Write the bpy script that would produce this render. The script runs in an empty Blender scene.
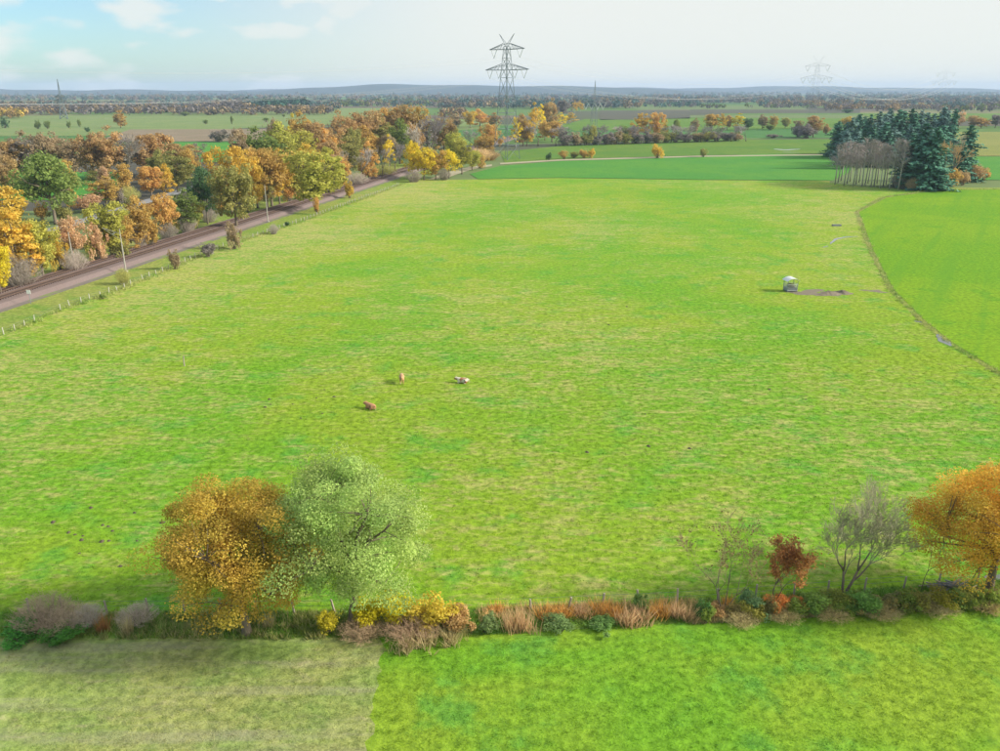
import bpy, math, random
import numpy as np
from mathutils import Vector

R = math.radians
S = bpy.context.scene
COL = S.collection

# ------------------------------------------------------------------ camera
F, CAM_H = 810.0, 38.0                       # focal length in pixels of a 1000 px wide picture, drone height
PITCH = math.atan((375.5 - 90.0) / F)
cam_data = bpy.data.cameras.new("camera")
cam_data.sensor_fit = 'HORIZONTAL'
cam_data.sensor_width = 36.0
cam_data.lens = F / 1000.0 * 36.0
cam_data.clip_start = 0.5
cam_data.clip_end = 60000.0
cam = bpy.data.objects.new("camera", cam_data)
COL.objects.link(cam)
cam.location = (0, 0, CAM_H)
cam.rotation_euler = (math.pi / 2 - PITCH, 0, 0)
S.camera = cam

# ------------------------------------------------------------------ sky, sun, exposure
SUN_EL, SUN_AZ = R(27), R(94)                # azimuth from +Y (view direction) towards +X
world = bpy.data.worlds.new("World")
S.world = world
world.use_nodes = True
wn, wl = world.node_tree.nodes, world.node_tree.links
wn.clear()
def W(t, **k):
    n = wn.new(t)
    for a, b in k.items(): setattr(n, a, b)
    return n
sky = W('ShaderNodeTexSky', sky_type='NISHITA', sun_disc=False, sun_elevation=SUN_EL,
        sun_rotation=SUN_AZ, air_density=1.0, dust_density=0.6, ozone_density=1.2)
tc = W('ShaderNodeTexCoord')
sep = W('ShaderNodeSeparateXYZ'); wl.new(tc.outputs['Generated'], sep.inputs[0])
def wm(op, a, b=None):
    n = W('ShaderNodeMath', operation=op)
    for i, v in enumerate((a, b)):
        if v is None: continue
        if isinstance(v, (int, float)): n.inputs[i].default_value = v
        else: wl.new(v, n.inputs[i])
    return n.outputs[0]
comb = W('ShaderNodeVectorMath', operation='MULTIPLY')
wl.new(tc.outputs['Generated'], comb.inputs[0]); comb.inputs[1].default_value = (6.5, 6.5, 17.0)
cn = W('ShaderNodeTexNoise'); cn.inputs['Scale'].default_value = 2.1
cn.inputs['Detail'].default_value = 5; cn.inputs['Roughness'].default_value = 0.45
wl.new(comb.outputs[0], cn.inputs['Vector'])
cmask = W('ShaderNodeMapRange', interpolation_type='SMOOTHSTEP')
cmask.inputs['From Min'].default_value = 0.42; cmask.inputs['From Max'].default_value = 0.64
wl.new(cn.outputs['Fac'], cmask.inputs['Value'])
# thin veil of high cloud, thicker on the sun's side
veil = W('ShaderNodeMapRange', interpolation_type='SMOOTHSTEP')
veil.inputs['From Min'].default_value = -0.50; veil.inputs['From Max'].default_value = 0.02
veil.inputs['To Min'].default_value = 0.04; veil.inputs['To Max'].default_value = 0.93
wl.new(sep.outputs[0], veil.inputs['Value'])
cover = wm('MAXIMUM', wm('MULTIPLY', cmask.outputs[0], 0.80), veil.outputs[0])
mix = W('ShaderNodeMix', data_type='RGBA')
wl.new(cover, mix.inputs['Factor'])
clear = W('ShaderNodeMix', data_type='RGBA', blend_type='MULTIPLY'); clear.inputs['Factor'].default_value = 1.0
wl.new(sky.outputs[0], clear.inputs['A']); clear.inputs['B'].default_value = (.235, .325, .39, 1)
wl.new(clear.outputs['Result'], mix.inputs['A'])
mix.inputs['B'].default_value = (2.12, 2.14, 2.02, 1)
bg = W('ShaderNodeBackground'); bg.inputs['Strength'].default_value = 0.095
wl.new(mix.outputs['Result'], bg.inputs['Color'])
wo = W('ShaderNodeOutputWorld'); wl.new(bg.outputs[0], wo.inputs['Surface'])

sun_data = bpy.data.lights.new("sun", 'SUN')
sun_data.energy = 1.5; sun_data.angle = R(10.0); sun_data.color = (1.0, 0.92, 0.78)
sun = bpy.data.objects.new("sun", sun_data); COL.objects.link(sun)
sdir = Vector((math.sin(SUN_AZ) * math.cos(SUN_EL), math.cos(SUN_AZ) * math.cos(SUN_EL), math.sin(SUN_EL)))
sun.rotation_euler = sdir.to_track_quat('Z', 'Y').to_euler()

S.render.engine = 'CYCLES'
S.view_settings.view_transform = 'Standard'
S.view_settings.look = 'None'
S.view_settings.exposure = 2.18
S.view_settings.gamma = 1.0
S.view_settings.use_curve_mapping = False
S.cycles.use_denoising = True
S.cycles.max_bounces = 6
S.cycles.diffuse_bounces = 3
S.cycles.transmission_bounces = 3
S.cycles.volume_bounces = 1
S.cycles.transparent_max_bounces = 6

# ------------------------------------------------------------------ helpers
CP, SP = math.cos(PITCH), math.sin(PITCH)
def G(px, py, z=0.0):
    """ground point that the survey of the photograph puts at pixel px, py"""
    u = (px - 500) / F; v = -(py - 375.5) / F
    t = (z - CAM_H) / (-SP + v * CP)
    return (u * t, (CP + v * SP) * t, z)
def height_of(px, by, ty):
    x, y, _ = G(px, by)
    v = -(ty - 375.5) / F
    return CAM_H + y * (-SP + v * CP) / (CP + v * SP)
def mpp(px, by):
    x, y, _ = G(px, by)
    return (y * CP + CAM_H * SP) / F

def tag(o, label=None, cat=None, group=None, kind=None):
    if label: o['label'] = label
    if cat: o['category'] = cat
    if group: o['group'] = group
    if kind: o['kind'] = kind
    return o
def link(o, parent=None):
    COL.objects.link(o)
    if parent: o.parent = parent
    return o
def empty(name, loc, rz=0):
    o = bpy.data.objects.new(name, None)
    o.empty_display_size = 0.5
    o.location = loc; o.rotation_euler = (0, 0, rz)
    return link(o)
def mesh_np(name, V, Fc, mats, tint=None, smooth=False):
    """V (n,3) array, Fc (m,k) array of equal polygons or a list of faces"""
    me = bpy.data.meshes.new(name)
    if isinstance(Fc, np.ndarray):
        m, k = Fc.shape
        me.vertices.add(len(V)); me.vertices.foreach_set('co', np.asarray(V, np.float32).ravel())
        me.loops.add(m * k); me.loops.foreach_set('vertex_index', Fc.astype(np.int32).ravel())
        me.polygons.add(m)
        me.polygons.foreach_set('loop_start', np.arange(0, m * k, k, dtype=np.int32))
        me.update(calc_edges=True)
    else:
        me.from_pydata([tuple(v) for v in V], [], Fc)
    if tint is not None:
        a = me.attributes.new('tint', 'FLOAT', 'POINT')
        a.data.foreach_set('value', np.asarray(tint, np.float32))
    for mt in (mats if isinstance(mats, (list, tuple)) else [mats]): me.materials.append(mt)
    if smooth: me.polygons.foreach_set('use_smooth', [True] * len(me.polygons))
    return me
def obj(name, me, parent=None, loc=None):
    o = bpy.data.objects.new(name, me)
    if loc: o.location = loc
    return link(o, parent)

class MB:
    """collects boxes, tubes and so on into one mesh"""
    def __init__(s): s.v = []; s.f = []
    def box(s, c, d, rz=0.0, top=1.0):
        n = len(s.v); cx, cy, cz = c; dx, dy, dz = d[0] / 2, d[1] / 2, d[2] / 2
        ca, sa = math.cos(rz), math.sin(rz)
        for z in (-1, 1):
            k = top if z > 0 else 1.0
            for x, y in ((-1, -1), (1, -1), (1, 1), (-1, 1)):
                X, Y = x * dx * k, y * dy * k
                s.v.append((cx + X * ca - Y * sa, cy + X * sa + Y * ca, cz + z * dz))
        for f in ((0, 3, 2, 1), (4, 5, 6, 7), (0, 1, 5, 4), (1, 2, 6, 5), (2, 3, 7, 6), (3, 0, 4, 7)):
            s.f.append(tuple(n + i for i in f))
        return s
    def tube(s, pts, rad, k=5, cap=True):
        pts = [Vector(p) for p in pts]
        if isinstance(rad, (int, float)): rad = [rad] * len(pts)
        n0 = len(s.v); prev = None
        for i, p in enumerate(pts):
            d = (pts[min(i + 1, len(pts) - 1)] - pts[max(i - 1, 0)])
            if d.length < 1e-9: d = Vector((0, 0, 1))
            d.normalize()
            a = prev if prev is not None else (Vector((1, 0, 0)) if abs(d.x) < .8 else Vector((0, 1, 0)))
            a = (a - d * a.dot(d)).normalized(); b = d.cross(a); prev = a
            for j in range(k):
                t = 2 * math.pi * j / k
                s.v.append(tuple(p + (a * math.cos(t) + b * math.sin(t)) * rad[i]))
        for i in range(len(pts) - 1):
            for j in range(k):
                q = n0 + i * k; j2 = (j + 1) % k
                s.f.append((q + j, q + j2, q + k + j2, q + k + j))
        if cap:
            s.f.append(tuple(n0 + j for j in reversed(range(k))))
            q = n0 + (len(pts) - 1) * k
            s.f.append(tuple(q + j for j in range(k)))
        return s
    def mesh(s, name, mat, smooth=False): return mesh_np(name, s.v, s.f, mat, smooth=smooth)
    def build(s, name, mat, parent=None, smooth=False): return obj(name, s.mesh(name, mat, smooth), parent)

# ------------------------------------------------------------------ materials
MATS = {}
class NT:
    def __init__(s, name):
        s.m = bpy.data.materials.new(name); s.m.use_nodes = True
        s.n = s.m.node_tree.nodes; s.l = s.m.node_tree.links; s.n.clear()
        MATS[name] = s.m
    def new(s, t, **k):
        n = s.n.new(t)
        for a, b in k.items(): setattr(n, a, b)
        return n
    def put(s, sock, v):
        if isinstance(v, bpy.types.NodeSocket): s.l.new(v, sock)
        elif isinstance(v, tuple) and len(v) == 3 and sock.type == 'RGBA': sock.default_value = (*v, 1)
        else: sock.default_value = v
    def pos(s): return s.new('ShaderNodeNewGeometry').outputs['Position']
    def ocoord(s): return s.new('ShaderNodeTexCoord').outputs['Object']
    def scale(s, v, k):
        n = s.new('ShaderNodeVectorMath', operation='MULTIPLY'); s.put(n.inputs[0], v); n.inputs[1].default_value = k
        return n.outputs[0]
    def noise(s, v, sc, det=3, rough=.55, dist=0.0):
        n = s.new('ShaderNodeTexNoise'); s.put(n.inputs['Vector'], v)
        n.inputs['Scale'].default_value = sc; n.inputs['Detail'].default_value = det
        n.inputs['Roughness'].default_value = rough; n.inputs['Distortion'].default_value = dist
        return n.outputs['Fac']
    def ramp(s, v, a, b):
        n = s.new('ShaderNodeMapRange', interpolation_type='SMOOTHSTEP')
        s.put(n.inputs['Value'], v); n.inputs['From Min'].default_value = a; n.inputs['From Max'].default_value = b
        return n.outputs[0]
    def math(s, op, a, b=0.0):
        n = s.new('ShaderNodeMath', operation=op); s.put(n.inputs[0], a); s.put(n.inputs[1], b)
        return n.outputs[0]
    def mix(s, f, a, b, mode='MIX'):
        n = s.new('ShaderNodeMix', data_type='RGBA', blend_type=mode)
        s.put(n.inputs['Factor'], f); s.put(n.inputs['A'], a); s.put(n.inputs['B'], b)
        return n.outputs['Result']
    def bump(s, h, st, dist):
        n = s.new('ShaderNodeBump'); s.put(n.inputs['Height'], h)
        n.inputs['Strength'].default_value = st; n.inputs['Distance'].default_value = dist
        return n.outputs['Normal']
    def out(s, col, rough=.9, normal=None, spec=.2, metal=0.0, trans=0.0):
        b = s.new('ShaderNodeBsdfPrincipled')
        s.put(b.inputs['Base Color'], col); s.put(b.inputs['Roughness'], rough)
        b.inputs['Specular IOR Level'].default_value = spec; b.inputs['Metallic'].default_value = metal
        if normal is not None: s.l.new(normal, b.inputs['Normal'])
        sh = b.outputs[0]
        if trans:
            t = s.new('ShaderNodeBsdfTranslucent'); s.put(t.inputs['Color'], col)
            mx = s.new('ShaderNodeMixShader'); mx.inputs[0].default_value = trans
            s.l.new(sh, mx.inputs[1]); s.l.new(t.outputs[0], mx.inputs[2]); sh = mx.outputs[0]
        o = s.new('ShaderNodeOutputMaterial'); s.l.new(sh, o.inputs['Surface'])
        return s.m

def plain(name, col, rough=.8, var=.25, sc=2.0, metal=0.0, spec=.3):
    t = NT(name); n = t.noise(t.ocoord(), sc, 4, .6)
    c2 = tuple(c * (1 - var) for c in col); c3 = tuple(min(1, c * (1 + var)) for c in col)
    return t.out(t.mix(n, c2, c3), rough, metal=metal, spec=spec)

def grass_mat(name, base, light, dark, straw, straw_lo=.56, straw_hi=.72, big=.02, tuft=False, rot=0.0, streak=None):
    t = NT(name); p = t.pos()
    flat = t.scale(p, (1, 1, 0))
    n1 = t.noise(flat, big, 4, .55, .6)
    n2 = t.noise(flat, .16, 5, .62)
    n3 = t.noise(flat, 1.4, 5, .7)
    c = t.mix(t.ramp(n1, .40, .60), base, light)
    c = t.mix(t.math('MULTIPLY', t.ramp(n2, .50, .68), .75), c, dark)
    n4 = t.math('ADD', t.math('MULTIPLY', t.noise(t.scale(flat, (.7, 1.3, 1)), .16, 5, .65, .8), .34), t.math('MULTIPLY', t.noise(t.scale(flat, (.6, 1.4, 1)), .8, 6, .78, .5), .66))
    n5 = t.noise(flat, .012, 3, .5)
    if name.startswith('pasture'):
        sp_ = t.new('ShaderNodeSeparateXYZ'); t.l.new(p, sp_.inputs[0])
        fd = t.math('SUBTRACT', t.math('ADD', sp_.outputs[0], 104.4), t.math('MULTIPLY', sp_.outputs[1], .176))   # metres from the railway fence: rank grass
        n4 = t.math('ADD', n4, t.math('MULTIPLY', t.math('SUBTRACT', 1.0, t.ramp(fd, 2, 55)), .075))
    sfac = t.ramp(t.math('ADD', n4, t.math('MULTIPLY', t.math('SUBTRACT', n5, .5), .35)), straw_lo, straw_hi)
    c = t.mix(t.math('MULTIPLY', sfac, .8), c, straw)
    fine = t.mix(t.ramp(n3, .3, .72), (.62, .66, .62), (1.28, 1.24, 1.2))
    c = t.mix(1.0, c, fine, 'MULTIPLY')
    if streak:
        k, ax, amt, colr = streak
        rt = t.new('ShaderNodeVectorRotate', rotation_type='Z_AXIS'); t.put(rt.inputs['Vector'], flat); rt.inputs['Angle'].default_value = rot
        w = t.noise(t.scale(rt.outputs[0], ax), k, 4, .6)
        c = t.mix(t.math('MULTIPLY', t.ramp(w, .46, .66), amt), c, colr)
    if tuft:
        a = t.new('ShaderNodeAttribute', attribute_name='tint').outputs['Fac']
        c = t.mix(1.0, c, t.mix(a, (.88, .9, .86), (1.5, 1.45, 1.35)), 'MULTIPLY')
        return t.out(c, .85, None, .15, trans=.35)
    nb = t.noise(flat, 3.2, 5, .75)
    h = t.math('ADD', t.math('MULTIPLY', n4, 1.2), t.math('MULTIPLY', nb, .35))
    return t.out(c, .95, t.bump(h, .6, .40), .1)

GREEN = dict(base=(.155, .345, .020), light=(.235, .360, .026), dark=(.100, .330, .038), straw=(.43, .40, .15))
M_pasture = grass_mat('pasture_grass', straw_lo=.465, straw_hi=.645, **GREEN)
M_tuft = grass_mat('pasture_tufts', straw_lo=.465, straw_hi=.645, tuft=True, **GREEN)
MEAD = dict(base=(.165, .360, .026), light=(.245, .375, .034), dark=(.110, .325, .048), straw=(.34, .40, .08))
M_meadow = grass_mat('meadow_grass', straw_lo=.62, straw_hi=.85, big=.05, **MEAD)
M_mead_tuft = grass_mat('meadow_tufts', straw_lo=.62, straw_hi=.85, big=.05, tuft=True, **MEAD)
STUB = dict(base=(.255, .355, .095), light=(.32, .365, .12), dark=(.20, .31, .08), straw=(.42, .38, .23))
STK = (.35, (.12, 1.6, 1), .38, (.40, .36, .27))
M_stubble = grass_mat('stubble', straw_lo=.46, straw_hi=.70, big=.08, streak=STK, **STUB)
M_stub_tuft = grass_mat('stubble_tufts', straw_lo=.46, straw_hi=.70, big=.08, tuft=True, streak=STK, **STUB)
BANK = dict(base=(.155, .305, .045), light=(.25, .315, .075), dark=(.11, .285, .042), straw=(.44, .38, .18))
M_bank = grass_mat('bank_grass', straw_lo=.50, straw_hi=.66, big=.10, **BANK)
M_bank_tuft = grass_mat('bank_tufts', straw_lo=.50, straw_hi=.66, big=.10, tuft=True, **BANK)
M_ley = grass_mat('ley_grass', base=(.150, .320, .012), light=(.195, .345, .014), dark=(.115, .300, .014), straw=(.23, .33, .03),
                  straw_lo=.66, straw_hi=.9, rot=.55, streak=(.30, (1.0, .03, 1), .55, (.105, .275, .016)))
M_crop = grass_mat('winter_crop', base=(.080, .262, .045), light=(.105, .280, .042), dark=(.065, .235, .040), straw=(.12, .27, .035),
                   straw_lo=.7, straw_hi=.95, rot=1.2, streak=(.25, (1, .04, 1), .45, (.085, .27, .035)))
M_green2 = grass_mat('far_meadow', base=(.105, .215, .035), light=(.14, .235, .04), dark=(.08, .195, .035), straw=(.20, .22, .07),
                     straw_lo=.52, straw_hi=.8)
M_pale = grass_mat('pale_pasture', base=(.17, .25, .085), light=(.20, .27, .09), dark=(.13, .23, .08), straw=(.30, .28, .15),
                   straw_lo=.5, straw_hi=.75, streak=(.02, (1, 5, 1), .5, (.24, .26, .14)))
M_tan = grass_mat('ploughed_soil', base=(.25, .19, .14), light=(.28, .22, .16), dark=(.21, .18, .12), straw=(.30, .26, .17),
                  streak=(.03, (1, 4, 1), .4, (.20, .22, .11)))
M_dark = grass_mat('dark_stubble', base=(.10, .105, .085), light=(.12, .115, .09), dark=(.09, .10, .07), straw=(.16, .15, .10))
M_olive = grass_mat('olive_meadow', base=(.23, .25, .07), light=(.26, .27, .08), dark=(.19, .24, .06), straw=(.30, .28, .12))
M_verge = grass_mat('verge_grass', base=(.20, .30, .05), light=(.26, .31, .07), dark=(.12, .27, .035), straw=(.38, .33, .14), straw_lo=.48, straw_hi=.66)

# open country to the horizon: a patchwork of parcels
t = NT('open_country'); p = t.pos()
wob = t.new('ShaderNodeVectorMath', operation='ADD')
nz = t.new('ShaderNodeTexNoise'); t.put(nz.inputs['Vector'], p); nz.inputs['Scale'].default_value = .002
sc2 = t.scale(nz.outputs['Color'], (120, 120, 0)); t.l.new(p, wob.inputs[0]); t.l.new(sc2, wob.inputs[1])
vo = t.new('ShaderNodeTexVoronoi'); t.put(vo.inputs['Vector'], t.scale(wob.outputs[0], (.0022, .0048, 0))); vo.inputs['Scale'].default_value = 1.0
vs = t.new('ShaderNodeSeparateColor'); t.l.new(vo.outputs['Color'], vs.inputs[0])
cr = t.new('ShaderNodeValToRGB'); t.l.new(vs.outputs[0], cr.inputs[0]); cr.color_ramp.interpolation = 'CONSTANT'
E_ = cr.color_ramp.elements
cols = [(0, (.11, .19, .05)), (.22, (.15, .20, .08)), (.40, (.07, .18, .05)), (.48, (.16, .13, .10)), (.60, (.10, .11, .07)), (.76, (.09, .085, .07)), (.88, (.20, .20, .10))]
E_[0].color = (*cols[0][1], 1); E_[1].position = cols[1][0]; E_[1].color = (*cols[1][1], 1)
for q, c in cols[2:]:
    e = E_.new(q); e.color = (*c, 1)
n2 = t.noise(p, .05, 5, .65)
c = t.mix(1.0, cr.outputs[0], t.mix(n2, (.75, .8, .8), (1.2, 1.2, 1.15)), 'MULTIPLY')
M_country = t.out(c, .95, spec=.1)

def leaf_mat(name, lo=.68, hi=1.38, trans=.50, hue=.016):
    t = NT(name)
    oi = t.new('ShaderNodeObjectInfo')
    a = t.new('ShaderNodeAttribute', attribute_name='tint').outputs['Fac']
    c = t.mix(1.0, oi.outputs['Color'], t.mix(a, (lo, lo, lo), (hi, hi, hi * .95)), 'MULTIPLY')
    n = t.noise(t.ocoord(), .30, 3, .6)
    hs = t.new('ShaderNodeHueSaturation')
    h = t.math('ADD', t.math('MULTIPLY', t.math('SUBTRACT', n, .5), hue * 3.2), .5)
    t.put(hs.inputs['Hue'], h); hs.inputs['Saturation'].default_value = 1.0; t.put(hs.inputs['Color'], c)
    return t.out(hs.outputs[0], .75, spec=.15, trans=trans)
M_leaf = leaf_mat('foliage')
M_near = leaf_mat('near_foliage', .66, 1.70, .50, .032)
M_needle = leaf_mat('needles', .55, 1.5, .12, .015)
t = NT('twigs'); oi = t.new('ShaderNodeObjectInfo'); n = t.noise(t.ocoord(), 1.2, 3)
M_twig = t.out(t.mix(1.0, oi.outputs['Color'], t.mix(n, (.7, .7, .7), (1.3, 1.28, 1.25)), 'MULTIPLY'), .9, spec=.1)
t = NT('bark'); n = t.noise(t.scale(t.ocoord(), (6, 6, 1.2)), 2.0, 5, .7)
M_bark = t.out(t.mix(n, (.085, .070, .052), (.27, .225, .17)), .95, t.bump(n, .7, .08), .1)
M_birchbark = plain('birch_bark', (.42, .40, .36), .9, .45, 3)
M_wood = plain('weathered_wood', (.36, .32, .26), .9, .35, 5)
M_palewood = plain('pale_fence_wood', (.50, .48, .42), .9, .25, 5)
M_steel = plain('galvanised_steel', (.20, .24, .26), .55, .15, 1.0, metal=.25)
M_darksteel = plain('dark_steel', (.10, .13, .14), .6, .15, 1.0, metal=.2)
M_wire = plain('cable_metal', (.55, .56, .58), .5, .1, .1, metal=.3)
M_concrete = plain('mast_concrete', (.36, .345, .31), .9, .2, 1.0)
M_insul = plain('insulator_glass', (.50, .54, .55), .35, .1, 1.0)
t = NT('ballast'); n = t.noise(t.pos(), 3.0, 5, .7); n2 = t.noise(t.pos(), .12, 4, .6)
M_ballast = t.out(t.mix(n2, t.mix(n, (.13, .095, .09), (.235, .178, .168)), t.mix(n, (.155, .122, .12), (.265, .212, .205))), .95, t.bump(n, .7, .1), .1)
t = NT('cess_gravel'); n = t.noise(t.pos(), 2.5, 5, .7); n2 = t.noise(t.pos(), .25, 4, .6)
M_cess = t.out(t.mix(t.ramp(n2, .45, .7), t.mix(n, (.15, .13, .12), (.24, .21, .19)), (.19, .26, .07)), .95, spec=.1)
M_rail = plain('rail_steel', (.20, .13, .10), .5, .3, 2.0, metal=.5)
M_sleeper = plain('sleeper_wood', (.15, .112, .102), .9, .3, 1.0)
t = NT('asphalt'); n = t.noise(t.pos(), 1.5, 5, .7)
M_asphalt = t.out(t.mix(n, (.22, .23, .25), (.33, .34, .36)), .9, spec=.2)
t = NT('track_gravel'); n = t.noise(t.pos(), .8, 5, .7)
M_track = t.out(t.mix(n, (.30, .27, .18), (.46, .42, .30)), .95, spec=.1)
t = NT('mud'); n = t.noise(t.pos(), 1.6, 6, .7)
M_mud = t.out(t.mix(n, (.09, .075, .05), (.32, .27, .20)), .8, t.bump(n, 1, .25), .3)
M_soil = plain('molehill_soil', (.10, .085, .055), .95, .3, 6)
t = NT('water'); n = t.noise(t.pos(), 2.0, 3)
M_water = t.out((.10, .12, .12), .06, t.bump(n, .05, .05), .9)
M_sheet = plain('pale_sheet_metal', (.68, .72, .72), .45, .08, 1.2, metal=.1)
M_white = plain('white_paint', (.78, .78, .76), .6, .06, 1.0)
M_hay = plain('hay', (.24, .22, .17), .95, .4, 6)
M_tarp = plain('grey_tarpaulin', (.20, .22, .25), .6, .35, 1.5)
t = NT('cow_hide_pied'); n = t.noise(t.ocoord(), 1.15, 2, .45, .5)
M_pied = t.out(t.mix(t.ramp(n, .47, .51), (.60, .55, .46), (.33, .16, .08)), .8, spec=.15)
t = NT('cow_hide_brown'); n = t.noise(t.ocoord(), .9, 2, .45, .4)
M_brown = t.out(t.mix(t.ramp(n, .56, .61), (.44, .235, .125), (.70, .62, .50)), .8, spec=.15)
t = NT('cow_hide_fawn'); n = t.noise(t.ocoord(), .9, 2, .45, .4)
M_fawn = t.out(t.mix(t.ramp(n, .50, .62), (.46, .27, .14), (.70, .57, .40)), .8, spec=.15)
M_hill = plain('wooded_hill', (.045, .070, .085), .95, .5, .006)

# ------------------------------------------------------------------ the land
def sheet(name, pts, mat, z):
    me = mesh_np(name, [(x, y, z) for x, y in pts], [tuple(range(len(pts)))], mat)
    o = obj(name, me)
    if me.polygons[0].normal.z < 0: me.flip_normals()
    return tag(o, kind='structure')
def psheet(name, px, mat, z): return sheet(name, [G(*q)[:2] for q in px], mat, z)

sheet('ground', [(-14000, -400), (14000, -400), (14000, 14000), (-14000, 14000)], M_country, -0.12)
# the near pasture, with its fence on the left, ditch on the right and hedge bank in front
sheet('pasture', [(-293.3, 52.0), (-36.7, 51.6), (0.0, 52.0), (15.1, 53.2), (41.1, 56.2), (70.0, 63.0), (70.2, 107.6), (71.2, 124.0), (72.9, 135.8), (78.2, 159.6), (92.7, 202.9),
       (117.2, 270.3), (142.7, 309.9), (168.2, 328.1), (153.5, 343.4), (142.7, 358.8), (146.2, 366.8), (89.6, 371.1), (27.5, 379.8), (-26.9, 371.1), (-36.2, 380.5),
       (-42.4, 350.9), (-61.0, 248.7), (-70.2, 209.7), (-72.8, 194.9), (-76.4, 160.7), (-80.6, 143.7), (-81.4, 130.0), (-88.0, 95.8), (-117.3, 54.9)], M_pasture, 0.0)
bank_lo = [(-900, 640), (0, 638), (250, 638.5), (380, 637), (500, 634), (700, 622), (1000, 603.5), (1500, 572)]
bank_hi = [(1500, 546), (1000, 580), (700, 600), (500, 609), (250, 612), (0, 612), (-900, 614)]
bank_pts = [G(*q)[:2] for q in bank_lo + bank_hi]
sheet('hedge_bank', bank_pts, M_bank, 0.012)
rw = random.Random(12)
edge = [(-7.6 - .75 * (yy - 20) / 28 + rw.uniform(-.28, .28), yy) for yy in np.linspace(20, 48.4, 40)]
sheet('stubble_field', [(-160.0, -60.0), (-7.6, -60.0)] + edge + [G(*q)[:2] for q in ((378, 636.2), (250, 637.5), (0, 637), (-900, 639))], M_stubble, 0.006)
sheet('meadow', [(-9.5, -60.0), (200.0, -60.0), (195.5, 80)] + [G(*q)[:2] for q in ((1500, 571), (1000, 602.5), (700, 621), (500, 633), (365, 636.2))], M_meadow, 0.004)
sheet('ley_field', [(71.6, 64.0), (215.1, 73.1), (322.6, 232.5), (322.6, 331), (220.0, 336), (177.0, 332.0), (145.2, 308.6), (118.6, 270.3), (94.0, 202.9), (79.4, 159.6), (74.1, 135.8), (72.3, 124.0), (71.4, 107.6)], M_ley, 0.0)
sheet('ditch_strip', [(60, 60), (80, 60), (90, 130), (130, 260), (185, 325), (225, 335), (225, 342), (160, 342), (110, 275), (85, 205), (66, 130)], M_verge, -0.05)
psheet('crop_field', [(478, 179), (560, 177.6), (700, 179.6), (832, 180.6), (850, 172), (858, 155), (760, 154), (700, 157), (560, 161), (500, 166), (470, 174)], M_crop, 0.03)
psheet('far_meadow', [(505, 163), (560, 159.3), (700, 155.4), (858, 153.6), (830, 139), (700, 140), (560, 146), (500, 152)], M_green2, 0.02)
psheet('farm_track', [(500, 164.5), (560, 160.8), (700, 156.9), (858, 154.9), (858, 153.9), (700, 155.7), (560, 159.5), (500, 163)], M_track, 0.06)
psheet('farm_path', [(428, 180), (448, 177.5), (470, 170), (492, 166), (492, 164.4), (468, 167), (444, 173)], M_track, 0.05)
psheet('green_field', [(575, 131), (640, 130), (640, 120), (585, 119), (560, 126)], M_green2, 0.05)
psheet('green_field', [(690, 131), (860, 127), (860, 118.5), (690, 117.5), (640, 120)], M_green2, 0.05)
psheet('green_field', [(880, 121), (1020, 121), (1020, 113.5), (860, 113.5)], M_green2, 0.05)
psheet('dark_field', [(600, 120), (690, 118.5), (690, 110.5), (600, 110.5)], M_dark, 0.05)
psheet('dark_field', [(690, 113.5), (860, 113), (860, 109.5), (690, 109.5)], M_dark, 0.05)
psheet('dark_field', [(930, 126), (1020, 126), (1020, 121.4), (930, 121.6)], M_dark, 0.05)
psheet('olive_field', [(955, 156), (1040, 156), (1040, 132), (940, 132)], M_olive, 0.05)
psheet('green_field', [(955, 180), (1060, 180), (1060, 156.6), (955, 156.6)], M_crop, 0.05)
psheet('pale_pasture', [(-40, 136), (105, 136), (250, 128), (420, 121), (420, 108), (300, 108), (200, 113), (-40, 117)], M_pale, 0.05)
psheet('ploughed_field', [(95, 142), (255, 141), (275, 129), (130, 129.5)], M_tan, 0.10)
psheet('crop_field', [(150, 166), (260, 160), (236, 142.5), (180, 142.5)], M_crop, 0.12)
psheet('crop_field', [(-60, 200), (125, 200), (125, 172), (-60, 172)], M_crop, 0.05)
psheet('pale_pasture', [(430, 132), (500, 128), (500, 119), (430, 119)], M_pale, 0.06)
sheet('rail_verge', [(-90.9, 118.6), (-88.0, 95.8), (-81.6, 130.0), (-80.8, 143.7), (-76.5, 160.7), (-73.0, 194.9), (-70.4, 209.7), (-61.2, 248.7), (-42.6, 350.9), (-24.4, 448.8), (-60.6, 460.2),
                     (-119.3, 107.2)], M_verge, -0.02)
sheet('road', [(-131.5, 118.6), (-131.5, 249.5), (-129.5, 346.3), (-124.2, 460.2), (-107.5, 642.3), (-101.7, 642.3), (-118.3, 460.2), (-124.0, 346.3), (-126.1, 249.5), (-126.1, 118.6)], M_asphalt, 0.02)

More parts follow.
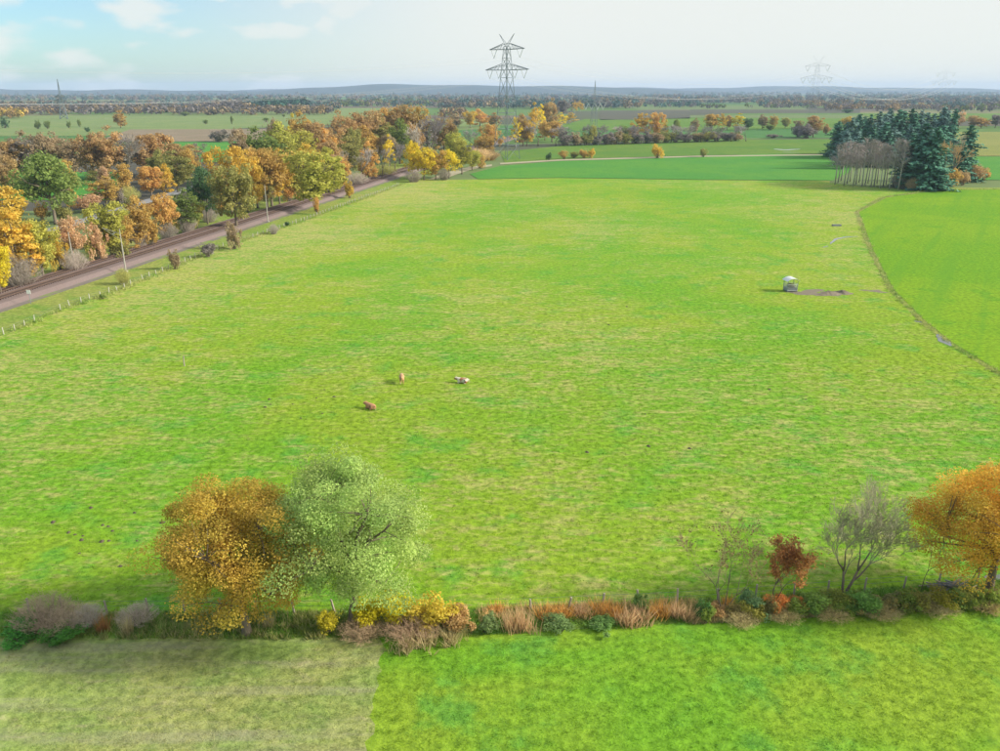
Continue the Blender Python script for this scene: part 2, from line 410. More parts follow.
# gently rolling wooded hills on the horizon
def hills(dist, depth, hmax, seed, x0, x1, base):
    rng = np.random.default_rng(seed)
    nx, ny = 160, 10
    xs = np.linspace(x0, x1, nx)
    prof = sum(a * np.sin(xs / w + ph) for a, w, ph in ((.30, 1900, rng.uniform(0, 6)), (.22, 900, rng.uniform(0, 6)), (.10, 330, rng.uniform(0, 6)), (.05, 120, rng.uniform(0, 6)))) + base
    prof = prof * np.clip((xs - x0) / 1500, 0, 1) ** .7 * np.clip((x1 - xs) / 3500, 0, 1) ** .7
    V, Fq = [], []
    for j in range(ny):
        s_ = math.sin(math.pi * j / (ny - 1)) ** .8
        for i in range(nx):
            V.append((xs[i], dist + depth * j / (ny - 1), max(0, prof[i] * hmax) * s_ - .5))
    for j in range(ny - 1):
        for i in range(nx - 1):
            Fq.append((j * nx + i, j * nx + i + 1, (j + 1) * nx + i + 1, (j + 1) * nx + i))
    tag(obj('hills', mesh_np('hills', V, Fq, M_hill, smooth=True)), kind='structure')
hills(6400, 2200, 88, 3, -9000, 2400, .82)
hills(8800, 3000, 76, 11, -11000, 11000, .72)

# railway: ballast bed with two tracks
RS, RX = 0.1889, -100.6                                   # centre line x = RX + RS (y - 131)
rl = Vector((RS, 1, 0)).normalized(); rnorm = Vector((rl.y, -rl.x, 0))    # to the near side
def rail_pt(y, off, z): 
    c = Vector((RX + RS * (y - 131), y, 0)) + rnorm * off
    return (c.x, c.y, z)
def rail_strip(name, offs, mat, y0=80, y1=760):
    V = [rail_pt(y, o, z) for y in (y0, y1) for o, z in offs]; n = len(offs)
    me = mesh_np(name, V, [(i, i + 1, n + i + 1, n + i) for i in range(n - 1)], mat)
    if me.polygons[0].normal.z < 0: me.flip_normals()
    return tag(obj(name, me), kind='structure')
rail_strip('railway_ballast', [(-6.2, -.02), (-5.0, .62), (-4.2, .70), (4.2, .70), (5.0, .62), (6.2, -.02)], M_ballast)
rail_strip('railway_path', [(6.25, .02), (8.0, .01)], M_cess)
tr_lbl = {-2.0: 'railway track on the side of the wooded road', 2.0: 'railway track nearest to the pasture fence'}
for toff in (-2.0, 2.0):
    y0, y1 = 82, 620
    L = (y1 - y0) * math.sqrt(1 + RS * RS); c0 = rail_pt(y0, toff, 0)
    e = empty('railway_track', c0, -math.atan(RS))
    tag(e, tr_lbl[toff], 'railway track', 'tracks of the double railway line')
    for g in (-.7535, .7535):
        MB().box((g, L / 2, .945), (.07, L, .13)).build('rail', M_rail, e)
    mb = MB()
    for i in range(int(L / .65)): mb.box((0, .3 + i * .65, .77), (2.6, .28, .22))
    tag(mb.build('sleepers', M_sleeper, e), kind='stuff')

# ------------------------------------------------------------------ plants: prototype meshes
def leaf_quads(c, n, size, rng, aspect=.62):
    """rhombic leaf sprays: centres, normals, sizes -> verts, faces"""
    N = len(c)
    n = n / (np.linalg.norm(n, axis=1, keepdims=True) + 1e-9)
    r = rng.normal(size=(N, 3)); a = np.cross(n, r); a /= np.linalg.norm(a, axis=1, keepdims=True) + 1e-9
    b = np.cross(n, a); s = size[:, None]
    V = np.stack([c - a * s, c - b * s * aspect + n * s * .12, c + a * s, c + b * s * aspect + n * s * .12], 1).reshape(-1, 3)
    return V, np.arange(N * 4).reshape(-1, 4)

def crown_points(rng, h, r, z0, nclump, shape, lumps=.35):
    d = rng.normal(size=(nclump, 3)); d /= np.linalg.norm(d, axis=1, keepdims=True)
    rad = rng.uniform(0.08, 1, nclump) ** .42
    ph = rng.uniform(0, 6.28, (4, 3))
    env = 1 + lumps * .5 * sum(np.sin(d @ rng.normal(size=3) * 3.0 + p[0]) for p in ph) / 2
    hz = (h - z0) / 2
    P = d * (rad * env)[:, None]
    if shape == 'round': sx = np.where(P[:, 2] < 0, 1.0, 1.0)
    elif shape == 'dome': sx = np.where(P[:, 2] < 0, 1.05, 1.0); P[:, 2] = np.where(P[:, 2] < 0, P[:, 2] * .8, P[:, 2])
    elif shape == 'tall': sx = 1 - .35 * P[:, 2]
    elif shape == 'vase': sx = .82 + .3 * P[:, 2]
    P[:, 0] *= r * sx; P[:, 1] *= r * sx; P[:, 2] = P[:, 2] * hz + z0 + hz
    return P

def make_tree(seed, h=14., r=6., z0=3., nclump=70, nleaf=2400, leaf=.42, shape='round', rc=.26, tr=.35, bark=None, lean=0.0, lumps=.35, limbs=6, leafm=None):
    rng = np.random.default_rng(seed); random.seed(seed)
    P = crown_points(rng, h * .97, r * .86, z0, nclump, shape, lumps)
    per = np.maximum(3, (rng.uniform(.5, 1.5, nclump) * nleaf / nclump).astype(int))
    cc = np.repeat(np.arange(nclump), per); N = len(cc)
    crad = rng.uniform(.65, 1.25, nclump) * rc * r
    d = rng.normal(size=(N, 3)); d /= np.linalg.norm(d, axis=1, keepdims=True)
    off = d * (crad[cc] * rng.uniform(.15, 1.0, N) ** .45)[:, None]; off[:, 2] *= .72
    C = P[cc] + off
    C[:, 2] = np.maximum(C[:, 2], z0 * .8 + rng.uniform(0, .8, N))
    up = np.array([0, 0, 1.])
    nr = d * .8 + up * .45 + rng.normal(size=(N, 3)) * .55
    V, Fq = leaf_quads(C, nr, leaf * rng.uniform(.6, 1.35, N), rng)
    ctint = rng.uniform(.0, 1.0, nclump)
    tint = np.clip(ctint[cc] * .6 + rng.uniform(0, 1, N) * .45, 0, 1)
    crown = mesh_np('crown', V, Fq, leafm or M_leaf, np.repeat(tint, 4))
    # trunk, limbs and branches
    mb = MB(); fork = z0 + (h - z0) * .22
    wig = lambda s: Vector((random.uniform(-s, s), random.uniform(-s, s), random.uniform(-s, s)))
    trunk = [Vector((0, 0, -.1)), Vector((0, 0, .5)) + wig(.05), Vector((lean * .5, 0, fork * .55)) + wig(.12), Vector((lean, 0, fork)) + wig(.15)]
    mb.tube(trunk, [tr * 1.5, tr * 1.05, tr * .85, tr * .7], 8)
    order = np.argsort(-np.linalg.norm((P - P.mean(0)) / np.array([1, 1, .9]), axis=1))
    tops = [Vector(P[i]) for i in order[:limbs * 3]]
    picked = []
    for q in tops:
        if q.z < fork * .9: continue
        if all((q - w).length > r * .55 for w in picked): picked.append(q)
        if len(picked) >= limbs: break
    joints = [(trunk[-1], tr * .6)]
    for q in picked:
        st = trunk[-1] if random.random() < .6 else trunk[2].lerp(trunk[3], random.uniform(.3, 1))
        m1 = st.lerp(q, .35) + Vector((0, 0, (q - st).length * .10)) + wig(.25); m2 = st.lerp(q, .66) + wig(.3) + Vector((0, 0, .2)); q = st.lerp(q, .88)
        mb.tube([st, m1, m2, q], [tr * .55, tr * .40, tr * .24, tr * .07], 6)
        joints += [(m1, tr * .3), (m2, tr * .2)]
    for i in range(nclump):
        if random.random() > .75: continue
        q = Vector(P[i]); j, rr = min(joints, key=lambda w: (w[0] - q).length + (3 if w[0].z > q.z + 1 else 0))
        m = j.lerp(q, .5) + wig(.2) + Vector((0, 0, .15))
        mb.tube([j, m, q], [rr * .8, rr * .5, .02], 4, cap=False)
    return mb.mesh('trunk', bark or M_bark, True), crown

def make_bare(seed, h=9., spread=.55, stems=2, depth=5, tr=.17, ratio=.72, fork=.22, nb=(2, 3), minr=.012, lean=.22, bark=None, leaf=0):
    rng = random.Random(seed); core = MB(); fine = MB(); tips = []
    def grow(p, d, L, r, lv):
        k = 3; pts = [p]; q = p.copy(); dd = d.copy()
        for i in range(k):
            dd = (dd + Vector((rng.gauss(0, .12), rng.gauss(0, .12), rng.gauss(.05, .08)))).normalized()
            q = q + dd * (L / k); pts.append(q.copy())
        (core if lv <= 1 else fine).tube(pts, [r, r * .86, r * .72, r * .55], 6 if lv <= 1 else 3, cap=lv <= 1)
        if lv >= 2: tips.extend(pts[1:])
        if lv >= depth: return
        n = rng.randint(*nb) + (1 if lv >= 2 else 0)
        for i in range(n):
            t0 = pts[-1] if i < 2 else pts[rng.randint(1, 3)]
            a = rng.uniform(0, 6.28); s = spread * rng.uniform(.6, 1.25)
            side = dd.cross(Vector((math.cos(a), math.sin(a), .3))).normalized()
            nd = (dd + side * s + Vector((0, 0, .08))).normalized()
            grow(t0, nd, L * ratio * rng.uniform(.75, 1.15), max(minr, r * .56), lv + 1)
    L0 = h * (1 - ratio) / (1 - ratio ** (depth + 1)) * 1.22
    for s in range(stems):
        a = 6.28 * s / stems + rng.uniform(-.4, .4)
        d = Vector((math.cos(a) * lean, math.sin(a) * lean * .6, 1)).normalized() if stems > 1 else Vector((0, 0, 1))
        grow(Vector((d.x * .2, d.y * .2, -.1)), d, L0, tr, 0)
    crown = fine.mesh('crown', M_twig)
    lf = None
    if leaf:
        g = np.random.default_rng(seed); ii = g.integers(0, len(tips), leaf)
        C = np.array([tips[i] for i in ii]) + g.normal(size=(leaf, 3)) * .12
        V, Fq = leaf_quads(C, g.normal(size=(leaf, 3)), g.uniform(.05, .12, leaf), g)
        lf = mesh_np('leaves', V, Fq, M_leaf, np.repeat(g.uniform(0, 1, leaf), 4))
    return core.mesh('trunk', bark or M_bark, True), crown, lf

def make_conifer(seed, h=17., r=3.6, z0=1.2, nlev=26, droop=.35, irregular=.25):
    rng = np.random.default_rng(seed)
    C, Nn, Sz, T = [], [], [], []
    mb = MB(); mb.tube([(0, 0, -.1), (0, 0, h * .5), (0, 0, h * .99)], [.30, .18, .03], 7)
    for i in range(nlev):
        f = i / (nlev - 1); z = z0 + (h - z0) * f * .985
        R_ = r * ((1 - f) ** .48 * .92 + .08) * rng.uniform(1 - irregular, 1 + irregular)
        nb = int(7 + 7 * (1 - f))
        for k in range(nb):
            a = rng.uniform(0, 6.28); L = R_ * rng.uniform(.6, 1.12); bt = rng.uniform(.1, .9)
            ca, sa = math.cos(a), math.sin(a)
            if L > .8: mb.tube([(0, 0, z), (ca * L * .9, sa * L * .9, z - L * droop * .7)], [.05, .015], 3, cap=False)
            m = max(2, int(L * 4.2))
            for j in range(m):
                s = L * (j + .6) / m; w = .28 + .25 * (1 - s / (L + .01))
                C.append((ca * s + rng.normal() * .22, sa * s + rng.normal() * .22, z - s * droop + .12 * s * s / (L + .1) + rng.normal() * .14))
                Nn.append((ca * .5 + rng.normal() * .4, sa * .5 + rng.normal() * .4, .75)); Sz.append(.34 + .46 * w); T.append(bt * .6 + rng.uniform(0, .4))
    C, Nn, Sz, T = map(np.array, (C, Nn, Sz, T))
    V, Fq = leaf_quads(C, Nn, Sz, rng, .55)
    return mb.mesh('trunk', M_bark, True), mesh_np('crown', V, Fq, M_needle, np.repeat(T, 4))

def make_bush(seed, h=2.2, r=1.5, nleaf=900, leaf=.16, nclump=26, twigs=26):
    rng = np.random.default_rng(seed); random.seed(seed)
    P = crown_points(rng, h * .95, r * .8, h * .06, nclump, 'dome', .85)
    per = np.maximum(3, (rng.uniform(.4, 1.6, nclump) * nleaf / nclump).astype(int))
    cc = np.repeat(np.arange(nclump), per); N = len(cc)
    d = rng.normal(size=(N, 3)); d /= np.linalg.norm(d, axis=1, keepdims=True)
    off = d * (rng.uniform(.6, 1.3, nclump)[cc] * .30 * r * rng.uniform(.1, 1, N) ** .45)[:, None]
    C = P[cc] + off; C[:, 2] = np.maximum(C[:, 2], .05 + rng.uniform(0, .15, N))
    V, Fq = leaf_quads(C, d * .8 + np.array([0, 0, .4]) + rng.normal(size=(N, 3)) * .6, leaf * rng.uniform(.6, 1.4, N), rng)
    ct = rng.uniform(.1, .9, nclump)
    crown = mesh_np('foliage', V, Fq, M_leaf, np.repeat(np.clip(ct[cc] * .6 + rng.uniform(0, .45, N), 0, 1), 4))
    mb = MB()
    for i in range(twigs):
        q = Vector(P[i % nclump]) * random.uniform(.8, 1.08); b = Vector((random.uniform(-.2, .2) * r, random.uniform(-.2, .2) * r, -.05))
        m = b.lerp(q, .5) + Vector((random.uniform(-.1, .1), random.uniform(-.1, .1), .15))
        mb.tube([b, m, q], [.03, .02, .008], 3, cap=False)
    return mb.mesh('stems', M_bark), crown

def make_twigbush(seed, h=2.2, r=2.0, n=230, th=.014, sub=3):
    rng = random.Random(seed); core = MB(); fine = MB()
    for i in range(n):
        a = rng.uniform(0, 6.28); rr = r * math.sqrt(rng.random()); H = h * (1 - .55 * (rr / r) ** 2) * rng.uniform(.7, 1.08)
        b = Vector((math.cos(a) * rr * .35, math.sin(a) * rr * .35, -.05)); e = Vector((math.cos(a) * rr, math.sin(a) * rr, H))
        m = b.lerp(e, .5) + Vector((rng.gauss(0, .1), rng.gauss(0, .1), H * .16))
        mb = core if i % 9 == 0 else fine
        mb.tube([b, m, e], [th * 1.5, th * 1.1, th * .5], 3, cap=False)
        for k in range(sub):
            t_ = rng.uniform(.35, .95); s = m.lerp(e, t_) if t_ > .5 else b.lerp(m, t_ + .4)
            q = s + Vector((rng.gauss(0, .25) * r * .5, rng.gauss(0, .25) * r * .5, rng.uniform(.1, .4) * h * .5))
            fine.tube([s, q], [th * .8, th * .4], 3, cap=False)
    return core.mesh('stems', M_bark), fine.mesh('twigs', M_twig)

def blades(name, C, H, Wd, lean, mat, rng, per=7, spread=.10, z=0.0):
    """triangular grass blades: per blades round every centre"""
    N = len(C) * per
    c = np.repeat(np.column_stack([C, np.full(len(C), z)]) if C.shape[1] == 2 else C, per, 0)
    hh = np.repeat(H, per) * rng.uniform(.55, 1.25, N)
    a = rng.uniform(0, 2 * np.pi, N); rr = spread * np.sqrt(rng.uniform(0, 1, N)) * np.repeat(np.ones(len(C)), per)
    b = c + np.column_stack([np.cos(a) * rr, np.sin(a) * rr, np.full(N, -.02)])
    ph = rng.uniform(0, 2 * np.pi, N); w = Wd * rng.uniform(.6, 1.4, N)
    side = np.column_stack([np.cos(ph), np.sin(ph), np.zeros(N)]) * (w / 2)[:, None]
    la = a + rng.normal(0, .6, N); ln = lean * hh * rng.uniform(.2, 1.4, N)
    tip = b + np.column_stack([np.cos(la) * ln, np.sin(la) * ln, hh])
    V = np.stack([b - side, b + side, tip], 1).reshape(-1, 3)
    ti = np.repeat(np.clip(rng.uniform(.1, .9, len(C)), 0, 1), per)
    tint = np.stack([ti * .5, ti * .5, np.clip(ti + .15, 0, 1)], 1).reshape(-1)
    return mesh_np(name, V, np.arange(N * 3).reshape(-1, 3), mat, tint)

def make_grassclump(seed, h=1.3, r=.55, n=150, leafmat=None):
    rng = np.random.default_rng(seed)
    C = rng.normal(size=(n // 5, 2)) * r * .42
    H = h * (1 - .35 * np.minimum(1, np.linalg.norm(C, axis=1) / r))
    return blades('blades', C, H, .05, .42, leafmat or M_leaf, rng, per=5, spread=.15)

# ------------------------------------------------------------------ plants: placing
ORD = ['first', 'second', 'third', 'fourth', 'fifth', 'sixth', 'seventh', 'eighth', 'ninth', 'tenth', 'eleventh', 'twelfth', 'thirteenth', 'fourteenth',
       'fifteenth', 'sixteenth', 'seventeenth', 'eighteenth', 'nineteenth', 'twentieth']
ORD += ['twenty-' + o for o in ORD[:9]] + ['thirtieth'] + ['thirty-' + o for o in ORD[:9]] + ['fortieth'] + ['forty-' + o for o in ORD[:9]]
prng = random.Random(77)
def plant(name, parts, size, loc, hgt, wid, color, label, cat, group=None, rz=None, twig=None, tilt=0.0):
    """parts: [(part name, mesh)], size: (height, width) of the prototype"""
    e = empty(name, loc, prng.uniform(0, 6.28) if rz is None else rz)
    sh, sw = hgt / size[0], wid / size[1]
    e.scale = (sw, sw * prng.uniform(.92, 1.08), sh)
    tag(e, label, cat, group)
    j = prng.uniform(.9, 1.1)
    for pn, me in parts:
        if me is None: continue
        o = obj(pn, me, e); c = color
        if pn in ('twigs',) or (pn == 'crown' and me.materials[0] is M_twig): c = tuple(min(.8, v * 1.25) for v in (twig or color))
        o.color = (min(1, c[0] * j * prng.uniform(.96, 1.04)), min(1, c[1] * j), c[2] * j, 1)
    return e
BROAD = []
for i, (sh, hh, rr, z0, lm) in enumerate([('round', 14, 6, 2.6, .35), ('dome', 13, 6.4, 2.2, .5), ('round', 15, 5.2, 2.5, .45), ('tall', 15, 4.8, 1.6, .4), ('vase', 14, 5.6, 3.2, .5), ('dome', 12, 5.6, 1.4, .55), ('round', 13, 5.8, 1.8, .6), ('tall', 14, 5.6, 2.0, .55), ('vase', 15, 6.0, 2.6, .4)]):
    tm, cm = make_tree(100 + i, hh, rr, z0, 96, 5200, .30, sh, .24, .30, lumps=lm)
    BROAD.append(([('trunk', tm), ('crown', cm)], (hh, 2 * rr)))
THIN = []
for i in range(3):
    tm, cm = make_tree(140 + i, 14, 5, 2.5, 60, 1500, .27, 'vase', .22, .26, lumps=.6, limbs=8)
    THIN.append(([('trunk', tm), ('crown', cm)], (14, 10)))
BIRCH = []
for i in range(2):
    tm, cm = make_tree(160 + i, 16, 3.6, 3, 60, 2600, .27, 'tall', .26, .16, bark=M_birchbark, lumps=.4)
    BIRCH.append(([('trunk', tm), ('crown', cm)], (16, 7.2)))
BARE = []
for i in range(3):
    tm, cm, _ = make_bare(180 + i, 13, .5, 1, 6, .22, .74, minr=.035)
    BARE.append(([('trunk', tm), ('crown', cm)], (13, 9)))
def make_pole(seed, h=13.):
    rng = random.Random(seed); core = MB(); fine = MB()
    lean = Vector((rng.uniform(-.4, .4), rng.uniform(-.4, .4), 0))
    P = [Vector((0, 0, -.1)), Vector((0, 0, h * .3)) + lean * .3, Vector((0, 0, h * .62)) + lean * .7, Vector((0, 0, h)) + lean]
    core.tube(P, [.16, .13, .09, .02], 6)
    for i in range(70):
        f = rng.uniform(.38, .98); z = f * h; k = (f - .3) / .7
        b = Vector((0, 0, z)) + lean * f; a = rng.uniform(0, 6.28); L = h * .17 * (1.15 - k) * rng.uniform(.6, 1.3)
        e_ = b + Vector((math.cos(a) * L, math.sin(a) * L, L * rng.uniform(.5, 1.1)))
        fine.tube([b, b.lerp(e_, .5) + Vector((0, 0, .1)), e_], [.045, .035, .02], 3, cap=False)
        for q in range(4):
            s_ = b.lerp(e_, rng.uniform(.3, .95)); w = s_ + Vector((rng.gauss(0, .4), rng.gauss(0, .4), rng.uniform(.2, .9)))
            fine.tube([s_, w], [.03, .018], 3, cap=False)
    return core.mesh('trunk', M_birchbark, True), fine.mesh('crown', M_twig)
POLE = []                                     # slender leafless trunks of the young stand
for i in range(2):
    tm, cm = make_pole(190 + i)
    POLE.append(([('trunk', tm), ('crown', cm)], (13, 5)))
CONI = []
for i, a in enumerate([(17, 3.4, .8, 26, .35, .25), (17, 4.2, .5, 24, .30, .40), (16, 3.6, 2.0, 20, .2, .45)]):
    tm, cm = make_conifer(200 + i, *a); CONI.append(([('trunk', tm), ('crown', cm)], (a[0], 2 * a[1])))
BUSH = []
for i in range(4):
    sm, cm = make_bush(220 + i, 2.2, 1.5, 2400, .095, 40); BUSH.append(([('stems', sm), ('foliage', cm)], (2.2, 3.0)))
TWIG = []
for i in range(3):
    sm, cm = make_twigbush(240 + i, 2.2, 2.0, 330, .008, 5); TWIG.append(([('stems', sm), ('twigs', cm)], (2.2, 4.0)))

C_ = dict(gold=(.37, .265, .045), ochre=(.31, .215, .062), orange=(.37, .235, .075), rust=(.275, .188, .085), brown=(.225, .172, .105), yellow=(.47, .35, .025),
          yg=(.25, .245, .050), green=(.125, .165, .042), dgreen=(.065, .130, .055), olive=(.20, .195, .060), grey=(.215, .190, .165), mauve=(.205, .182, .180),
          pink=(.36, .24, .145), sage=(.17, .215, .075), spruce=(.055, .155, .105), blue=(.095, .175, .165), tan=(.30, .21, .11))
CW = dict(gold='golden', ochre='ochre', orange='orange', rust='rust brown', brown='dull brown', yellow='bright yellow', yg='yellow-green', green='green', dgreen='dark green',
          olive='olive', grey='leafless grey', mauve='leafless mauve-grey', pink='pinkish orange', sage='sage green', spruce='dark green', blue='bluish green', tan='tan')
C_ = {k: tuple(min(.75, v * (1.35 if k in ('spruce', 'blue', 'dgreen', 'grey', 'mauve') else 1.72) + .012) for v in c) for k, c in C_.items()}
KN = dict(B=('broadleaf_tree', 'broadleaf tree', 'tree'), T=('broadleaf_tree', 'thin-leaved tree', 'tree'), W=('birch_tree', 'birch', 'tree'), L=('bare_tree', 'tree', 'tree'), P=('bare_tree', 'slender trunk', 'tree'),
          C=('conifer_tree', 'conifer', 'tree'), S=('shrub', 'leafy bush', 'bush'), X=('bare_shrub', 'twiggy bush', 'bush'))
KP = dict(B=BROAD, T=THIN, W=BIRCH, L=BARE, P=POLE, C=CONI, S=BUSH, X=TWIG)
def row(rows, place, group):
    """rows: (kind, px, base_y, top_y, width_px, colour)"""
    rows = sorted(rows, key=lambda q: q[1])
    for i, (k, px, by, ty, w, c, *vr) in enumerate(rows):
        nm, word, cat = KN[k]; m = mpp(px, by); protos = KP[k]
        pr = protos[vr[0] if vr else prng.randrange(len(protos))]
        lbl = f"{CW[c]} {word}, {ORD[i]} from the left {place}"
        h = max(1.0, height_of(px, by, ty))
        plant(nm, pr[0], pr[1], G(px, by), h * (1.06 if k in 'BTWC' else 1.0), w * m * (1.16 if k in 'BTWC' else 1.08), C_[c], lbl, cat, group)

# trees along the far side of the railway
row([('B', -22, 300, 232, 50, 'gold'), ('B', 6, 268, 192, 56, 'gold'), ('B', 22, 284, 216, 46, 'gold'), ('B', 44, 278, 222, 40, 'yg'), ('B', 2, 296, 240, 30, 'yellow'), ('X', 20, 288, 256, 46, 'grey'),
     ('B', 75, 264, 219, 30, 'pink'), ('S', 60, 272, 236, 20, 'gold'), ('X', 76, 272, 250, 26, 'grey'), ('S', 100, 262, 226, 18, 'pink'), ('B', 112, 258, 205, 38, 'yg'), ('S', 96, 262, 238, 16, 'yg'),
     ('B', 127, 254, 212, 26, 'ochre'), ('B', 143, 248, 200, 34, 'ochre'), ('S', 119, 258, 236, 22, 'olive'), ('X', 142, 249, 222, 18, 'grey'), ('S', 152, 248, 220, 20, 'ochre'),
     ('B', 165, 240, 193, 28, 'orange'), ('X', 168, 240, 222, 24, 'grey'), ('B', 189, 232, 194, 30, 'green'), ('B', 198, 230, 200, 16, 'yg'), ('S', 177, 234, 217, 12, 'yg'), ('X', 188, 233, 214, 20, 'grey'),
     ('B', 208, 224, 169, 30, 'dgreen'), ('X', 209, 222, 206, 22, 'grey')],
    'in the line beyond the railway', 'trees and bushes lining the far side of the railway')
row([('B', 232, 214, 150, 40, 'gold'), ('B', 222, 216, 168, 26, 'ochre'), ('B', 248, 212, 158, 34, 'gold'), ('B', 258, 208, 150, 34, 'ochre'), ('B', 272, 206, 148, 40, 'ochre'), ('B', 280, 204, 155, 26, 'gold'),
     ('T', 268, 207, 170, 24, 'olive'), ('B', 296, 200, 156, 34, 'yg'), ('B', 306, 199, 150, 36, 'gold'), ('B', 330, 194, 152, 34, 'yg'), ('S', 290, 201, 184, 18, 'orange'), ('S', 300, 199, 184, 14, 'orange'),
     ('B', 340, 190, 158, 24, 'orange'), ('L', 352, 186, 156, 26, 'grey'), ('L', 362, 183, 150, 26, 'mauve'), ('B', 369, 181, 145, 20, 'orange'), ('S', 371, 178, 168, 11, 'orange'), ('L', 382, 178, 150, 26, 'grey'), ('L', 395, 172, 146, 26, 'mauve'),
     ('W', 389, 170, 136, 10, 'yellow'), ('X', 356, 186, 172, 26, 'grey'), ('X', 384, 176, 164, 28, 'olive')],
    'in the wood edge facing the railway bend', 'trees of the wood edge beside the railway')
# wood between railway and road, farther on
row([('B', 245, 186, 132, 24, 'brown'), ('B', 262, 184, 134, 40, 'green'), ('B', 285, 178, 126, 38, 'yg'), ('B', 300, 176, 132, 40, 'yg'), ('B', 318, 172, 124, 32, 'rust'), ('B', 326, 172, 132, 30, 'orange'), ('B', 305, 168, 118, 26, 'ochre'),
     ('W', 297, 165, 116, 11, 'yellow'), ('B', 335, 170, 128, 26, 'rust'), ('B', 346, 164, 116, 30, 'rust'), ('B', 360, 162, 112, 30, 'rust'), ('B', 375, 160, 112, 26, 'rust'), ('B', 330, 182, 142, 34, 'rust'), ('B', 348, 174, 140, 30, 'olive'),
     ('B', 355, 168, 130, 24, 'olive'), ('T', 334, 164, 120, 20, 'grey'), ('B', 368, 166, 128, 30, 'ochre'), ('B', 384, 160, 124, 30, 'olive'), ('B', 392, 156, 110, 26, 'orange'), ('B', 404, 156, 104, 34, 'rust'), ('B', 418, 156, 108, 30, 'ochre'),
     ('B', 400, 164, 122, 28, 'green'), ('B', 412, 162, 125, 28, 'rust'), ('T', 428, 160, 116, 30, 'mauve'), ('L', 432, 160, 120, 30, 'mauve'), ('B', 444, 158, 118, 26, 'rust'), ('B', 452, 158, 128, 20, 'olive'), ('B', 455, 166, 134, 24, 'yg'),
     ('L', 422, 166, 130, 30, 'grey'), ('B', 390, 166, 136, 22, 'brown'), ('B', 278, 172, 122, 24, 'brown'), ('S', 275, 168, 122, 22, 'grey')],
    'among the wood behind the railway bend', 'trees of the mixed wood behind the railway bend')
# yellow bushes where the railway meets the pasture
row([('B', 413, 178, 143, 18, 'yellow'), ('B', 424, 180, 147, 26, 'yellow'), ('B', 436, 179, 150, 24, 'ochre'), ('B', 449, 178, 151, 24, 'yellow'), ('B', 462, 174, 142, 22, 'yg'), ('B', 472, 170, 150, 20, 'yg'), ('S', 480, 168, 154, 14, 'ochre'),
     ('X', 414, 182, 170, 16, 'grey'), ('X', 444, 180, 168, 14, 'grey')],
    'in the yellow thicket at the pasture corner', 'yellow bushes at the far left corner of the pasture')
# both sides of the road
row([('B', 56, 224, 156, 62, 'green', 1), ('B', 72, 214, 162, 26, 'ochre'), ('S', 88, 212, 196, 34, 'pink'), ('B', 107, 208, 180, 28, 'ochre'), ('S', 118, 206, 188, 20, 'grey'), ('B', 106, 196, 168, 14, 'pink'), ('B', 128, 202, 165, 20, 'ochre'),
     ('X', 130, 204, 186, 22, 'olive'), ('B', 152, 199, 164, 24, 'orange'), ('B', 166, 196, 166, 20, 'gold'), ('B', 178, 192, 155, 34, 'olive'), ('B', 190, 188, 150, 22, 'ochre'), ('S', 42, 220, 202, 16, 'ochre'), ('T', 200, 180, 145, 24, 'grey'),
     ('S', 16, 222, 196, 20, 'gold'), ('S', 64, 222, 204, 22, 'olive')],
    'along the road behind the railway', 'trees and bushes along the road')
# brown belt
row([('B', -4, 186, 140, 34, 'brown'), ('B', 14, 184, 138, 34, 'rust'), ('T', 30, 184, 136, 36, 'grey'), ('B', 32, 182, 137, 30, 'brown'), ('B', 50, 182, 136, 36, 'brown'), ('B', 66, 180, 137, 32, 'brown'), ('T', 76, 182, 139, 30, 'brown'), ('B', 94, 180, 134, 32, 'rust'),
     ('B', 110, 180, 132, 36, 'rust'), ('T', 128, 178, 134, 36, 'mauve'), ('L', 130, 186, 142, 34, 'grey'), ('B', 154, 178, 131, 38, 'rust'), ('B', 145, 174, 142, 24, 'rust'), ('B', 176, 176, 143, 32, 'rust'), ('B', 188, 176, 146, 26, 'rust'), ('B', 160, 184, 152, 26, 'olive'),
     ('S', 96, 184, 172, 24, 'olive'), ('B', 10, 192, 158, 30, 'rust')],
    'in the brown belt at left', 'brown trees of the belt beyond the road')
# single trees on the pale pasture far left
row([('B', 121, 128, 112, 13, 'ochre'), ('S', 219, 142, 129, 24, 'grey'), ('S', 5, 128, 118, 9, 'dgreen'), ('S', 38, 129, 120, 8, 'green'), ('S', 48, 129, 121, 7, 'green'), ('S', 69, 128, 121, 6, 'green'), ('S', 80, 127, 119, 5, 'green'), ('S', 88, 132, 127, 7, 'dgreen'),
     ('S', 206, 124, 120, 6, 'green'), ('S', 266, 122, 117, 7, 'green'), ('S', 252, 115, 112, 8, 'rust'), ('S', 232, 124, 115, 3, 'green'), ('S', 185, 116, 112, 9, 'green'), ('S', 208, 115, 112, 8, 'brown'), ('S', 284, 117, 114, 4, 'green')],
    'on the pale pasture at left', 'scattered trees on the pale pasture')
